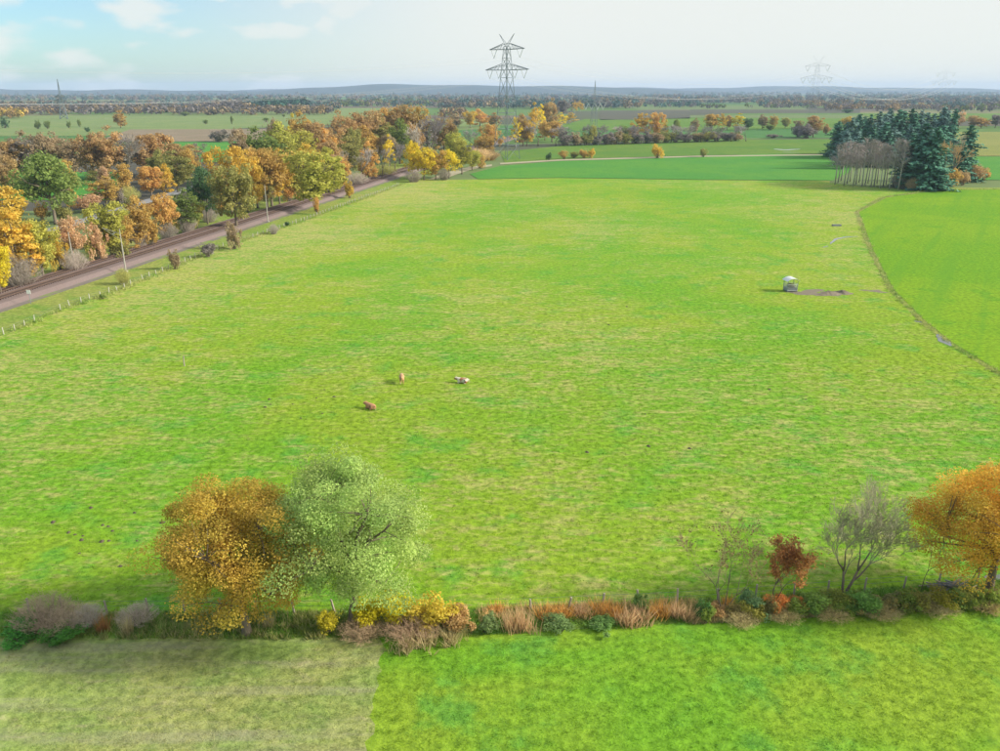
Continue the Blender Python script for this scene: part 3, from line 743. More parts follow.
# birches and mixed trees near the tall pylon
row([('B', 455, 128, 115, 15, 'brown'), ('B', 480, 127, 110, 18, 'orange'), ('B', 470, 128, 112, 14, 'gold'), ('B', 494, 126, 114, 14, 'rust'), ('L', 476, 152, 132, 22, 'mauve'), ('B', 490, 152, 125, 22, 'orange'), ('B', 485, 158, 136, 20, 'ochre'), ('X', 490, 160, 150, 22, 'tan'), ('X', 480, 161, 148, 26, 'tan'),
     ('W', 516, 147, 118, 11, 'yellow'), ('W', 521, 145, 116, 9, 'gold'), ('B', 523, 146, 116, 18, 'rust'), ('B', 527, 146, 121, 14, 'gold'), ('W', 534, 138, 104, 12, 'gold'), ('W', 541, 136, 105, 9, 'yellow'), ('B', 549, 134, 102, 18, 'rust'), ('L', 538, 146, 126, 26, 'mauve'), ('B', 552, 142, 120, 22, 'ochre'),
     ('W', 562, 126, 113, 11, 'yellow'), ('W', 570, 124, 113, 12, 'gold'), ('B', 563, 118, 101, 16, 'mauve'), ('W', 575, 113, 101, 6, 'gold'), ('W', 580, 112, 101, 8, 'gold'), ('B', 545, 140, 122, 16, 'orange'), ('L', 556, 146, 128, 20, 'mauve')],
    'among the trees around the tall pylon', 'birches and mixed trees around the tall pylon')
# hedgerow beyond the crop field
hr = [('L', x, 145 - (x - 560) * .02, 127, 22, 'mauve') for x in range(566, 760, 15)]
row([('S', x, 146 - (x - 560) * .03, 131 + x % 5, 20, ('mauve', 'brown', 'olive', 'mauve')[x // 10 % 4]) for x in range(566, 742, 10)], 'of the low scrub beyond the crop field', 'low scrub of the hedgerow beyond the crop field')
hr += [('S', 593, 145, 126, 8, 'yg'), ('B', 632, 143, 128, 14, 'pink'), ('B', 622, 143, 126, 12, 'green'), ('W', 638, 140, 114, 14, 'gold'), ('W', 646, 140, 115, 13, 'gold'), ('B', 656, 140, 114, 15, 'orange'), ('W', 664, 138, 120, 9, 'gold'), ('B', 676, 138, 120, 9, 'green'), ('B', 694, 136, 120, 9, 'brown'),
       ('B', 711, 131, 113, 15, 'ochre'), ('W', 722, 131, 114, 9, 'gold'), ('B', 727, 130, 116, 10, 'rust'), ('W', 737, 130, 114, 15, 'yellow'), ('B', 748, 130, 119, 11, 'dgreen'), ('B', 762, 129, 116, 11, 'brown'), ('B', 773, 129, 116, 9, 'ochre'), ('B', 785, 128, 118, 11, 'olive'), ('B', 798, 129, 121, 10, 'brown'), ('S', 770, 130, 124, 12, 'green'),
       ('S', 736, 138, 132, 10, 'olive'), ('S', 773, 138, 134, 16, 'grey'), ('S', 798, 137, 126, 18, 'mauve'), ('B', 813, 137, 117, 20, 'rust'), ('S', 806, 138, 124, 24, 'mauve'), ('S', 826, 134, 124, 10, 'rust')]
row(hr, 'in the hedgerow beyond the crop field', 'trees of the hedgerow beyond the green crop field')
row([('S', 549, 160, 153, 7, 'dgreen'), ('S', 564, 159, 151, 9, 'ochre'), ('S', 574, 158, 152, 10, 'olive'), ('S', 584, 158, 149, 12, 'ochre'), ('S', 591, 158, 149, 9, 'gold'), ('S', 657, 158, 145, 14, 'gold'), ('S', 703, 157, 149, 9, 'olive')],
    'along the crop field track', 'bushes along the track behind the crop field')
# the copse at right
rc_ = random.Random(3)
row([('C', 836 + i * 6.2 + rc_.uniform(-2, 2), 155 + rc_.uniform(-1, 4), (124 - min(i, 6) * 1.9) + rc_.uniform(-3, 4), rc_.uniform(17, 25), rc_.choice(['blue', 'blue', 'spruce'])) for i in range(19)] +
    [('C', 842 + i * 12 + rc_.uniform(-3, 3), 164 + rc_.uniform(-1, 5), 128 + rc_.uniform(-4, 4), rc_.uniform(18, 26), rc_.choice(['blue', 'blue', 'spruce'])) for i in range(9)],
    'in the conifer rows at right', 'conifers at the back of the small wood')
row([('C', 905, 187, 136, 30, 'spruce'), ('C', 916, 189, 128, 36, 'spruce'), ('C', 928, 190, 131, 36, 'spruce'), ('C', 934, 190, 158, 24, 'spruce'), ('C', 962, 181, 129, 30, 'spruce'), ('C', 958, 182, 146, 22, 'spruce')],
    'of the dark ones facing the pasture', 'large dark conifers at the front of the small wood')
row([('P', x, 184.5 + (x - 834) * .085 - (i % 3) * 2.2, 139 + (i * 37 % 9) * .9 + (6 - i * 2 if i < 3 else 0), 20, ('mauve', 'grey', 'mauve')[i % 3]) for i, x in enumerate(range(835, 906, 3))],
    'in the leafless stand at right', 'slender leafless trees at the left of the small wood')
row([('L', 942, 186, 142, 26, 'tan'), ('L', 950, 184, 146, 26, 'tan'), ('S', 950, 186, 170, 18, 'ochre'), ('S', 962, 185, 172, 16, 'tan'), ('S', 975, 182, 166, 18, 'tan'), ('S', 984, 180, 168, 14, 'orange'), ('X', 938, 188, 176, 20, 'tan'), ('L', 958, 172, 138, 18, 'grey'), ('X', 900, 188, 172, 22, 'grey'), ('X', 912, 190, 178, 14, 'tan')],
    'of the undergrowth round the dark conifers', 'bushes and bare trees round the dark conifers')
row([('B', 958, 128, 112, 12, 'pink'), ('B', 972, 128, 116, 16, 'rust'), ('B', 981, 128, 118, 14, 'orange'), ('B', 995, 128, 114, 12, 'mauve'), ('S', 846, 125, 117, 14, 'gold'), ('C', 858, 124, 116, 12, 'spruce'), ('S', 847, 113, 109, 12, 'dgreen'), ('B', 1006, 127, 113, 16, 'rust')],
    'in the hedge behind the conifer wood', 'hedge trees behind the small wood')
# between railway and pasture
row([('B', 237, 228, 165, 42, 'olive', 0), ('B', 317, 211, 155, 52, 'yg', 4)], 'of the two beside the railway track', 'single trees on the pasture side of the railway')
row([('X', 124, 284, 268, 16, 'olive'), ('S', 176, 269, 249, 15, 'brown'), ('S', 208, 257, 242, 18, 'mauve'), ('S', 234, 249, 224, 17, 'brown'), ('S', 103, 299, 296, 7, 'green'), ('X', 274, 234, 224, 11, 'grey'), ('S', 350, 198, 181, 13, 'gold'), ('S', 317, 214, 198, 7, 'orange'), ('S', 287, 226, 222, 6, 'dgreen')],
    'along the railway fence', 'bushes along the railway fence')

# ------------------------------------------------------------------ woods far away: masses, nobody could count them
def far_wood(label, bands, seed):
    rng = np.random.default_rng(seed)
    Vs, Ts, Cs = [], [], []
    for (p0, p1, b0, b1, n, hh, cols_) in bands:
        for i in range(n):
            px, by = rng.uniform(p0, p1), rng.uniform(b0, b1)
            x, y, _ = G(px, by)
            c = np.array(C_[cols_[rng.integers(len(cols_))]]) * rng.uniform(.40, .72)
            h = hh * rng.uniform(.65, 1.15); r = h * rng.uniform(.42, .7); k = 34
            d = rng.normal(size=(k, 3)); d /= np.linalg.norm(d, axis=1, keepdims=True)
            Ctr = d * np.array([r, r, h * .42]) * rng.uniform(.45, 1, (k, 1)) + np.array([x, y, h * .52])
            V, _f = leaf_quads(Ctr, d + rng.normal(size=(k, 3)) * .4 + np.array([0, 0, .3]), rng.uniform(.8, 1.5, k) * h * .12, rng, .8)
            Vs.append(V); Cs.append(np.repeat(np.clip(c * 1.0, 0, 1)[None], k * 4, 0)); Ts.append(np.repeat(rng.uniform(0, 1, k), 4))
    V = np.concatenate(Vs); Cc = np.concatenate(Cs); T = np.concatenate(Ts)
    me = mesh_np('distant_woodland', V, np.arange(len(V)).reshape(-1, 4), M_far)
    a = me.attributes.new('leafcol', 'FLOAT_COLOR', 'POINT')
    a.data.foreach_set('color', np.column_stack([Cc * (.7 + .6 * T[:, None]), np.ones(len(Cc))]).astype(np.float32).ravel())
    tag(obj('distant_woodland', me), label, 'woodland', kind='stuff')
t = NT('far_foliage'); M_far = t.out(t.new('ShaderNodeAttribute', attribute_name='leafcol').outputs['Color'], .9, spec=.1, trans=.2)
far_wood('brown and golden wood beyond the pale pasture at left',
         [(-30, 26, 114, 119, 55, 15, ['gold', 'gold', 'orange']), (14, 330, 111, 115.5, 420, 15, ['brown', 'brown', 'mauve', 'rust', 'mauve']), (-40, 340, 106, 110, 420, 16, ['mauve', 'brown', 'blue', 'blue']),
          (245, 306, 108.5, 111, 90, 24, ['blue', 'spruce']), (205, 250, 109, 113, 60, 22, ['mauve', 'brown'])], 1)
far_wood('bluish brown woodland behind the tall pylon', [(330, 470, 103, 107.5, 260, 16, ['mauve', 'blue', 'green', 'brown']), (440, 640, 104.5, 109, 420, 19, ['mauve', 'blue', 'brown', 'blue']),
         (440, 466, 115, 119, 14, 15, ['brown', 'rust']), (590, 800, 100.5, 104, 400, 17, ['rust', 'mauve', 'mauve', 'blue']), (590, 700, 105.5, 108, 90, 14, ['blue', 'spruce', 'mauve'])], 2)
far_wood('hazy woodland and tree lines behind the small conifer wood', [(760, 870, 104, 108, 140, 17, ['mauve', 'brown', 'blue', 'rust']), (825, 942, 108.5, 111.5, 90, 14, ['rust', 'mauve', 'brown']), (935, 1030, 108, 113, 90, 16, ['green', 'blue', 'brown', 'mauve']),
         (690, 830, 108, 109, 40, 12, ['green', 'mauve']), (870, 1040, 102, 106, 200, 17, ['mauve', 'brown', 'blue'])], 3)
far_wood('pale blue forest stretching along the whole horizon', [(-60, 1060, 95.5, 101.5, 2600, 19, ['mauve', 'blue', 'brown', 'blue']), (-60, 1060, 93.5, 95.5, 1300, 28, ['mauve', 'blue', 'blue'])], 4)

# ------------------------------------------------------------------ pylons and power lines
LDIR = Vector((301, 342, 0)).normalized()
def strut(mb, a, b, w): mb.tube([a, b], w, 4)
def pylon(loc, h, arms, base, rz, label, mat, th=.16, peak=True, ins=True):
    """lattice pylon; arms: (height, half width); local x is along the crossarms"""
    e = empty('electricity_pylon', loc, rz); tag(e, label, 'pylon', 'pylons of the overhead lines')
    top = arms[-1][0] + 1.5
    zs = [0, h * .12, h * .25, h * .38, h * .50, arms[0][0] - 4, arms[0][0] + 2, (arms[0][0] + arms[-1][0]) / 2 + 1, top]
    zs = sorted(set(zs)); waist = base * .20
    def wd(z):
        k = arms[0][0]
        return base / 2 + (waist - base / 2) * min(1, z / k) if z < k else waist + (waist * .55 - waist) * (z - k) / (top - k + .01)
    sg = [(-1, -1), (1, -1), (1, 1), (-1, 1)]
    cor = lambda i, z: Vector((sg[i % 4][0] * wd(z), sg[i % 4][1] * wd(z), z))
    for i in range(4):
        mb = MB(); mb.tube([cor(i, -.2 if z == 0 else z) for z in zs], th, 4); mb.build('leg', mat, e)
    mb = MB()
    for a, b in zip(zs[:-1], zs[1:]):
        for i in range(4):
            strut(mb, cor(i, a), cor(i + 1, b), th * .5); strut(mb, cor(i + 1, a), cor(i, b), th * .5); strut(mb, cor(i, b), cor(i + 1, b), th * .5)
    mb.build('bracing', mat, e)
    at = []; arm_o = {}
    for (z, hw) in arms:
        mb = MB()
        for s in (-1, 1):
            tip = Vector((s * hw, 0, z + .2))
            for y in (-1, 1):
                r0 = Vector((s * wd(z), y * wd(z), z)); r1 = Vector((s * wd(z), y * wd(z), z + 3.2))
                strut(mb, r0, tip, th * .8); strut(mb, r1, tip, th * .7)
                for k in range(1, 5):
                    strut(mb, r0.lerp(tip, k / 5), r1.lerp(tip, (k - .5) / 5), th * .4); strut(mb, r0.lerp(tip, k / 5), r1.lerp(tip, min(1, (k + .5) / 5)), th * .4)
            n = 2 if hw > arms[-1][1] + .1 or len(arms) == 1 else 1
            for q in range(n):
                at.append((s * (hw - 3.4 - q * (hw * .42)), z - 4.4))
        arm_o[z - 4.4] = mb.build('crossarm', mat, e)
    if peak == 'spire':
        mb = MB()
        for i in range(4): strut(mb, cor(i, top), Vector((0, 0, h)), th * .9)
        mb.build('spire', mat, e)
    elif peak:
        for s in (-1, 1):
            mb = MB(); strut(mb, Vector((s * wd(top) * .5, 0, top)), Vector((s * arms[-1][1] * .42, 0, h)), th * .8); strut(mb, Vector((-s * wd(top), 0, top)), Vector((s * arms[-1][1] * .42, 0, h)), th * .6)
            mb.build('earth_wire_arm', mat, e)
    if ins:
        for (x, z) in at:
            mb = MB(); mb.tube([(x - 2.1, 0, z + 4.4), (x, 0, z)], .17, 6); mb.tube([(x + 2.1, 0, z + 4.4), (x, 0, z)], .17, 6); mb.build('insulator', M_insul, arm_o[z])
    return e, at
def wires(la, ra, lb, rb_, at, sag, label, group, rad=.09):
    for (x, z) in at:
        A = Vector((la[0] + math.cos(ra) * x, la[1] + math.sin(ra) * x, z)); B = Vector((lb[0] + math.cos(rb_) * x, lb[1] + math.sin(rb_) * x, z))
        pts = []
        for i in range(25):
            f = i / 24; p = A.lerp(B, f); p.z -= sag * 4 * f * (1 - f); pts.append(p)
        o = MB().tube(pts, rad, 4).build('power_cable', M_wire); tag(o, label, 'cable', group)
PA = math.atan2(-LDIR.x, LDIR.y)                          # crossarm heading, square to the line
p1 = (3.8, 488.0, 0); p2 = (304.6, 830.6, 0); p3 = (605.0, 1173.0, 0); p0 = (-297, 146, 0)
ARM = [(48.6, 16.2), (59.4, 13.0)]
_, AT = pylon(p1, 67.5, ARM, 11.0, PA, 'tall steel lattice pylon in the middle, V-shaped peak above two crossarms', M_steel, .20)
pylon(p2, 69.0, ARM, 11.0, PA, 'faint grey lattice pylon standing behind the hedgerow left of the conifers', M_steel, .045)
pylon(p3, 69.0, ARM, 11.0, PA, 'very faint lattice pylon at the far right on the skyline', M_steel, .022)
wires(p0, PA, p1, PA, AT, 11, 'overhead cable running left from the tall middle pylon', 'cables left of the tall pylon', .02)
wires(p1, PA, p2, PA, AT, 13, 'overhead cable between the tall middle pylon and the faint one', 'cables between the two nearer pylons', .035)
wires(p2, PA, p3, PA, AT, 17, 'pale sagging overhead cable above the conifer wood at right', 'cables at far right')
q2 = G(593, 145); pylon(q2, height_of(593, 145, 80), [(29, 10)], 6.0, .25, 'low grey lattice pylon with one crossarm right of the birches', M_steel, .10, peak='spire')
q4 = G(64, 119); pylon(q4, height_of(64, 119, 79), [(height_of(64, 119, 101), 9), (height_of(64, 119, 97), 7)], 9.5, .4, 'dark lattice pylon against the hills at far left', M_darksteel, .45, peak='spire', ins=False)

# ------------------------------------------------------------------ railway masts and sign
def mast(px, by, ty, arm, label):
    x, y, _ = G(px, by); h = height_of(px, by, ty)
    e = empty('railway_mast', (x, y, 0)); tag(e, label, 'mast', 'masts along the railway')
    MB().tube([(0, 0, -.1), (0, 0, h * .5), (0, 0, h)], [.17, .14, .09], 8).build('pole', M_concrete, e)
    mb = MB(); mb.box((0, 0, .12), (.7, .7, .3)); mb.build('footing', M_concrete, e)
    if arm:
        mb = MB(); mb.tube([(0, 0, h - 1.0), (-3.6, 0, h + .2)], .055, 5); mb.tube([(0, 0, h - 2.4), (-3.6, 0, h + .15)], .045, 5); mb.build('cantilever_arm', M_concrete, e)
        MB().tube([(-1.7, 0, h - 1.1), (-1.15, 0, h - .9)], .10, 6).build('insulator', M_insul, e)
mast(75, 271, 232, False, 'thin pale mast beyond the railway in front of the pinkish tree')
mast(126, 272, 229, True, 'pale railway mast with a slanting arm on the pasture side')
mast(268, 222, 185, False, 'thin grey mast beside the railway right of the olive tree')
x, y, _ = G(31, 304)
e = empty('railway_sign', (x, y, 0)); tag(e, 'small white square sign on a post beside the railway', 'sign')
MB().tube([(0, 0, -.05), (0, 0, 2.5)], .05, 6).build('post', M_steel, e)
MB().box((0, -.07, 2.35), (.75, .05, .75)).build('sign_plate', M_white, e)
x, y, _ = G(386, 176)
e = empty('signal_cabinet', (x, y, 0)); tag(e, 'tiny white cabinet beside the track at the railway bend', 'cabinet')
MB().box((0, 0, .7), (1.5, 1.0, 1.4)).build('body', M_white, e); MB().box((0, 0, 1.47), (1.7, 1.2, .12), top=.9).build('lid', M_sheet, e)

# ------------------------------------------------------------------ fences
def fence(label, path, step, post_h, mat, seed, skip=()):
    rng = random.Random(seed); pts = [Vector((*q, 0)) for q in path]
    e = empty('wire_fence', pts[0]); tag(e, label, 'fence'); o0 = pts[0]
    pm = MB().tube([(0, 0, -.1), (0, 0, 1.0)], [.085, .07], 6).mesh('post', mat)
    wp = []; carry = 0.0; i = 0
    for a, b in zip(pts[:-1], pts[1:]):
        L = (b - a).length; s = carry
        while s < L:
            q = a.lerp(b, s / L); hh = post_h * rng.uniform(.85, 1.15)
            if rng.random() > .08:
                o = obj('post', pm, e, tuple(q - o0)); o.scale = (1.1, 1.1, hh); o.rotation_euler = (rng.gauss(0, .05), rng.gauss(0, .06), 0)
            wp.append(q - o0); s += step * rng.uniform(.85, 1.15)
        carry = s - L
    for z in (.55, .9): MB().tube([w + Vector((0, 0, z * post_h)) for w in wp], .012, 3).build('wire', M_steel, e)
fence('wire fence on pale wooden posts between railway verge and pasture', [(-86.0, 107.2), (-81.4, 130.2), (-80.6, 143.9), (-76.4, 160.5), (-72.8, 195.0), (-70.2, 209.8), (-61.0, 248.7), (-42.4, 350.9)], 2.6, 1.15, M_palewood, 5)
fence('low wire fence on grey posts along the hedge bank', [(-36.2, 52.7), (-17.6, 52.7), (0.0, 52.9), (15.1, 54.0), (39.1, 56.8)], 3.1, 1.25, M_wood, 6)
x, y, _ = G(184.5, 366)
tag(MB().tube([(0, 0, -.1), (0, 0, .8), (.05, 0, 1.55)], [.10, .09, .08], 7).build('fence_post', M_wood), 'lone grey wooden post standing in the pasture at left', 'post').location = (x, y, 0)

# ------------------------------------------------------------------ hay feeder, mud, puddles, ditch
x, y, _ = G(790, 291)
e = empty('hay_feeder', (x, y, 0), .12); tag(e, 'roofed hay feeder with curved pale roof standing in the pasture', 'feeder'); e.scale = (.88, .88, .9)
for sx in (-1, 1):
    for sy in (-1, 1): MB().box((sx * 1.15, sy * 1.0, 1.2), (.10, .10, 2.44)).build('leg', M_steel, e)
mb = MB(); V = []; n = 9
for k, th in ((0, 0.0), (1, .05)):
    for i in range(n):
        a = -1 + 2 * i / (n - 1); V += [(a * 1.55, -1.35, 2.4 + .62 * (1 - a * a) + th), (a * 1.55, 1.35, 2.4 + .62 * (1 - a * a) + th)]
Fq = []
for k in (0, 1):
    for i in range(n - 1):
        q = k * 2 * n + 2 * i; f = (q, q + 1, q + 3, q + 2); Fq.append(f if k == 0 else f[::-1])
for i in range(n - 1):
    q = 2 * i; Fq += [(q, q + 2, 2 * n + q + 2, 2 * n + q), (q + 1, 2 * n + q + 1, 2 * n + q + 3, q + 3)]
Fq += [(0, 2 * n, 2 * n + 1, 1), (2 * n - 2, 2 * n - 1, 4 * n - 1, 4 * n - 2)]
obj('roof', mesh_np('roof', V, Fq, M_sheet), e)
for s in (-1, 1):
    mb = MB()
    for i in range(9): mb.tube([(-1.1 + i * .275, s * 1.06, .35), (-1.1 + i * .275 + .12, s * 1.06, 1.7)], .025, 5)
    mb.tube([(-1.2, s * 1.06, 1.7), (1.2, s * 1.06, 1.7)], .04, 5); mb.tube([(-1.2, s * 1.06, .35), (1.2, s * 1.06, .35)], .04, 5)
    mb.build('side_rack', M_sheet, e)
    mb = MB()
    for i in range(8): mb.tube([(s * 1.22, -.95 + i * .27, .35), (s * 1.22, -.95 + i * .27 + .1, 1.7)], .025, 5)
    mb.tube([(s * 1.22, -1.0, 1.7), (s * 1.22, 1.0, 1.7)], .04, 5); mb.build('end_rack', M_sheet, e)
MB().box((0, 0, .52), (2.2, 1.9, .84)).build('trough', M_tarp, e)
rng = np.random.default_rng(9); d = rng.normal(size=(700, 3)); d /= np.linalg.norm(d, axis=1, keepdims=True)
c = d * np.array([.95, .85, .6]) * rng.uniform(.6, 1, (700, 1)) + np.array([0, 0, 1.0]); V, Fh = leaf_quads(c, d, rng.uniform(.08, .2, 700), rng, .3)
tag(obj('hay', mesh_np('hay', V, Fh, M_hay)), 'grey-brown hay heaped inside the roofed feeder', 'hay').location = (x, y, .02)

def blob(name, cx, cy, rx, ry, hgt, mat, seed, z=.01, n=26, rings=7, rough=.35):
    rng = np.random.default_rng(seed); V = [(0, 0, hgt)]; Fq = []
    ph = rng.uniform(0, 6.28, 5)
    for k in range(1, rings + 1):
        f = k / rings
        for i in range(n):
            a = 2 * math.pi * i / n; e_ = 1 + rough * sum(math.sin((j + 2) * a + ph[j]) / (j + 2) for j in range(5))
            V.append((rx * f * e_ * math.cos(a), ry * f * e_ * math.sin(a), hgt * (math.cos(f * math.pi) * .5 + .5) * (1 + rng.normal() * .25) if k < rings else 0))
    for i in range(n): Fq.append((0, 1 + i, 1 + (i + 1) % n))
    for k in range(rings - 1):
        for i in range(n):
            a, b = 1 + k * n + i, 1 + k * n + (i + 1) % n
            Fq.append((a, a + n, b + n, b))
    o = obj(name, mesh_np(name, V, Fq, mat, smooth=True)); o.location = (cx, cy, z); return o
x, y, _ = G(829, 294); tag(blob('soil_heap', x, y, 2.9, 1.8, .5, M_mud, 4), 'low heap of trampled brown soil right of the hay feeder', 'soil heap')
x, y, _ = G(806, 292.5); tag(blob('mud_patch', x, y, 4.6, 1.5, .04, M_mud, 5, rough=.9), kind='structure')
x, y, _ = G(843, 293); tag(blob('soil_heap', x, y, 1.6, 1.6, .5, M_mud, 6), 'small dark clod heap at the right end of the muddy patch', 'soil heap')
x, y, _ = G(874, 291); tag(blob('mud_patch', x, y, 2.2, .9, .05, M_mud, 7, rough=.9), kind='structure')
def puddle(pts, w, seed):
    rng = random.Random(seed); L, Rr = [], []
    P = [Vector((*G(*q)[:2], 0)) for q in pts]; fine = []
    for a, b in zip(P[:-1], P[1:]):
        for i in range(5): fine.append(a.lerp(b, i / 5))
    fine.append(P[-1])
    for i, p_ in enumerate(fine):
        d = (fine[min(i + 1, len(fine) - 1)] - fine[max(i - 1, 0)]).normalized(); nn = Vector((-d.y, d.x, 0)); f = i / (len(fine) - 1)
        ww = w * (math.sin(math.pi * min(.97, max(.03, f))) ** .5) * rng.uniform(.6, 1.2)
        L.append(p_ + nn * ww); Rr.append(p_ - nn * ww)
    V = [tuple(q + Vector((0, 0, .03))) for q in L + Rr]; n = len(L)
    me = mesh_np('puddle', V, [(i, i + 1, n + i + 1, n + i) for i in range(n - 1)], M_water)
    if me.polygons[0].normal.z < 0: me.flip_normals()
    tag(obj('puddle', me), kind='structure')
puddle([(830, 244), (836, 239), (845, 237.2), (858, 236.5)], .55, 1)
puddle([(823, 247.5), (828, 246)], .3, 2)
puddle([(914, 321), (922, 322.5)], .45, 3)
puddle([(937, 334), (942, 340), (951, 346)], .8, 4)
puddle([(774, 149), (786, 150), (800, 149)], 2.6, 5)
puddle([(782, 152), (800, 152.6)], 1.0, 6)
puddle([(984, 577.5), (996, 577.5), (1012, 576)], .45, 7)
x, y, _ = G(836.5, 226)
e = empty('water_trough', (x, y, 0), .05); tag(e, 'low dark drinking trough lying in the grass near the ditch', 'trough')
mb = MB(); mb.box((0, 0, .22), (2.6, .9, .44)); mb.build('basin', M_tarp, e); MB().box((0, 0, .46), (2.4, .7, .03)).build('water_surface', M_water, e)

# ------------------------------------------------------------------ grass
rng = np.random.default_rng(21)
def in_poly(P, poly):
    x, y = P[:, 0], P[:, 1]; ins = np.zeros(len(P), bool); n = len(poly)
    for i in range(n):
        (x1, y1), (x2, y2) = poly[i], poly[(i + 1) % n]
        if y1 == y2: continue
        c = ((y1 > y) != (y2 > y)) & (x < (x2 - x1) * (y - y1) / (y2 - y1) + x1); ins ^= c
    return ins
def scatter(n, y0, y1, poly, power=1.7):
    y = y0 * (y1 / y0) ** (rng.uniform(0, 1, n) ** (1 / power * 1.0))
    P = np.column_stack([rng.uniform(-1, 1, n) * (y * .66 + 4), y])
    return P[in_poly(P, poly)]
past = [(-156.4, 53.0), (0.0, 52.8), (15.1, 54.0), (41.1, 56.9), (69.4, 64.0), (70.0, 107.2), (72.3, 135.7), (77.2, 159.6), (91.9, 202.9), (-72.3, 194.9), (-76.3, 160.7), (-81.1, 130.0), (-117.3, 54.9)]
P = scatter(56000, 52, 200, past); hgt = .17 * np.clip((205 - P[:, 1]) / 90, .15, 1) * .75
tag(obj('pasture_grass', blades('pasture_grass', P, hgt, .065, .9, M_tuft, rng, 7, .18)), 'short tufted green grass covering the pasture', 'grass', kind='stuff')
P = scatter(19000, 38, 61, [(-8.6, 20.0), (72.0, 20.0), (70.4, 58.7), (39.5, 53.7), (15.1, 50.8), (0.0, 49.5), (-8.4, 48.8)], 1.2)
tag(obj('meadow_grass', blades('meadow_grass', P, np.full(len(P), .10), .05, .8, M_mead_tuft, rng, 8, .18)), 'bright green mown grass of the meadow in front', 'grass', kind='stuff')
P = scatter(17000, 38, 49.5, [(-60.0, 20.0), (-8.0, 20.0), (-8.6, 48.8), (-58.7, 49.1)], 1.2)
tag(obj('stubble_grass', blades('stubble_grass', P, np.full(len(P), .09), .05, .7, M_stub_tuft, rng, 7, .16)), 'thin yellowish regrowth on the stubble field in front', 'grass', kind='stuff')
bk = bank_pts
P = scatter(24000, 48.3, 61, bk, 1.0)
tag(obj('bank_grass', blades('bank_grass', P, rng.uniform(.12, .42, len(P)), .06, .8, M_bank_tuft, rng, 8, .16)), 'rough tall grass growing on the hedge bank', 'grass', kind='stuff')
# standing dead grass: rusty along the middle of the bank, straw in front of the right hedge
def fringe(name, label, px0, px1, lo, hi, n, h0, h1, cols_):
    px = rng.uniform(px0, px1, n); f = rng.uniform(0, 1, n)
    pts_ = np.array([G(a, np.interp(a, lo[0], lo[1]) * (1 - g) + np.interp(a, hi[0], hi[1]) * g)[:2] for a, g in zip(px, f)])
    mt = grass_mat(name, tuft=True, big=.3, straw_lo=.40, straw_hi=.6, **cols_)
    tag(obj(name, blades(name, pts_, rng.uniform(h0, h1, n), .055, .55, mt, rng, 8, .2)), label, 'grass', kind='stuff')
fringe('rusty_grass', 'rusty dead grass standing along the middle of the hedge bank', 478, 696, ((470, 600, 700), (622, 618, 614)), ((470, 600, 700), (609, 604, 600)), 620, .25, .75,
       dict(base=(.62, .40, .15), light=(.62, .47, .25), dark=(.30, .36, .12), straw=(.66, .48, .28)))
fringe('straw_grass', 'pale straw grass standing in front of the right hedge', 690, 1030, ((690, 1030), (624, 604)), ((690, 1030), (616, 596)), 1900, .25, .7,
       dict(base=(.40, .34, .16), light=(.48, .40, .22), dark=(.22, .28, .07), straw=(.50, .40, .24)))
fringe('bank_straw', 'tufts of bleached grass scattered over the left hedge bank', 100, 470, ((100, 470), (640, 640)), ((100, 470), (614, 612)), 1300, .2, .6,
       dict(base=(.26, .33, .09), light=(.42, .40, .17), dark=(.16, .30, .06), straw=(.50, .44, .24)))
# strip of rough grass along the ditch on the right
dl = [(70.6, 84.5), (70.9, 107.6), (71.6, 124.0), (73.4, 135.8), (78.7, 159.6), (93.2, 202.9), (117.6, 270.0), (144.0, 308.7), (171.4, 330.4), (194.8, 334.9), (219.3, 337.2)]
pts = []
for (x1, y1), (x2, y2) in zip(dl[:-1], dl[1:]):
    n = int(math.hypot(x2 - x1, y2 - y1) * 4); f = rng.uniform(0, 1, n)
    pts.append(np.column_stack([x1 + (x2 - x1) * f + rng.normal(0, .42, n), y1 + (y2 - y1) * f + rng.normal(0, .4, n)]))
P = np.concatenate(pts)
M_rough_tuft = grass_mat('rough_tufts', base=(.27, .40, .09), light=(.40, .43, .16), dark=(.16, .34, .06), straw=(.54, .50, .29), straw_lo=.47, straw_hi=.66, big=.1, tuft=True)
tag(obj('ditch_grass', blades('ditch_grass', P, rng.uniform(.15, .55, len(P)), .10, .7, M_rough_tuft, rng, 8, .25)), 'tall straw-coloured grass along the ditch at right', 'grass', kind='stuff')
# straw fringe along the railway fence
fl = [(-81.4, 130.2), (-80.6, 143.9), (-76.4, 160.5), (-72.8, 195.0), (-70.2, 209.8), (-61.0, 248.7), (-42.4, 350.9)]
pts = []
for (x1, y1), (x2, y2) in zip(fl[:-1], fl[1:]):
    n = int(math.hypot(x2 - x1, y2 - y1) * 8); f = rng.uniform(0, 1, n)
    pts.append(np.column_stack([x1 + (x2 - x1) * f + rng.normal(0, .7, n), y1 + (y2 - y1) * f]))
P = np.concatenate(pts)
tag(obj('fence_grass', blades('fence_grass', P, rng.uniform(.25, .6, len(P)), .12, .5, M_rough_tuft, rng, 7, .25)), 'uncut straw-coloured grass under the railway fence', 'grass', kind='stuff')

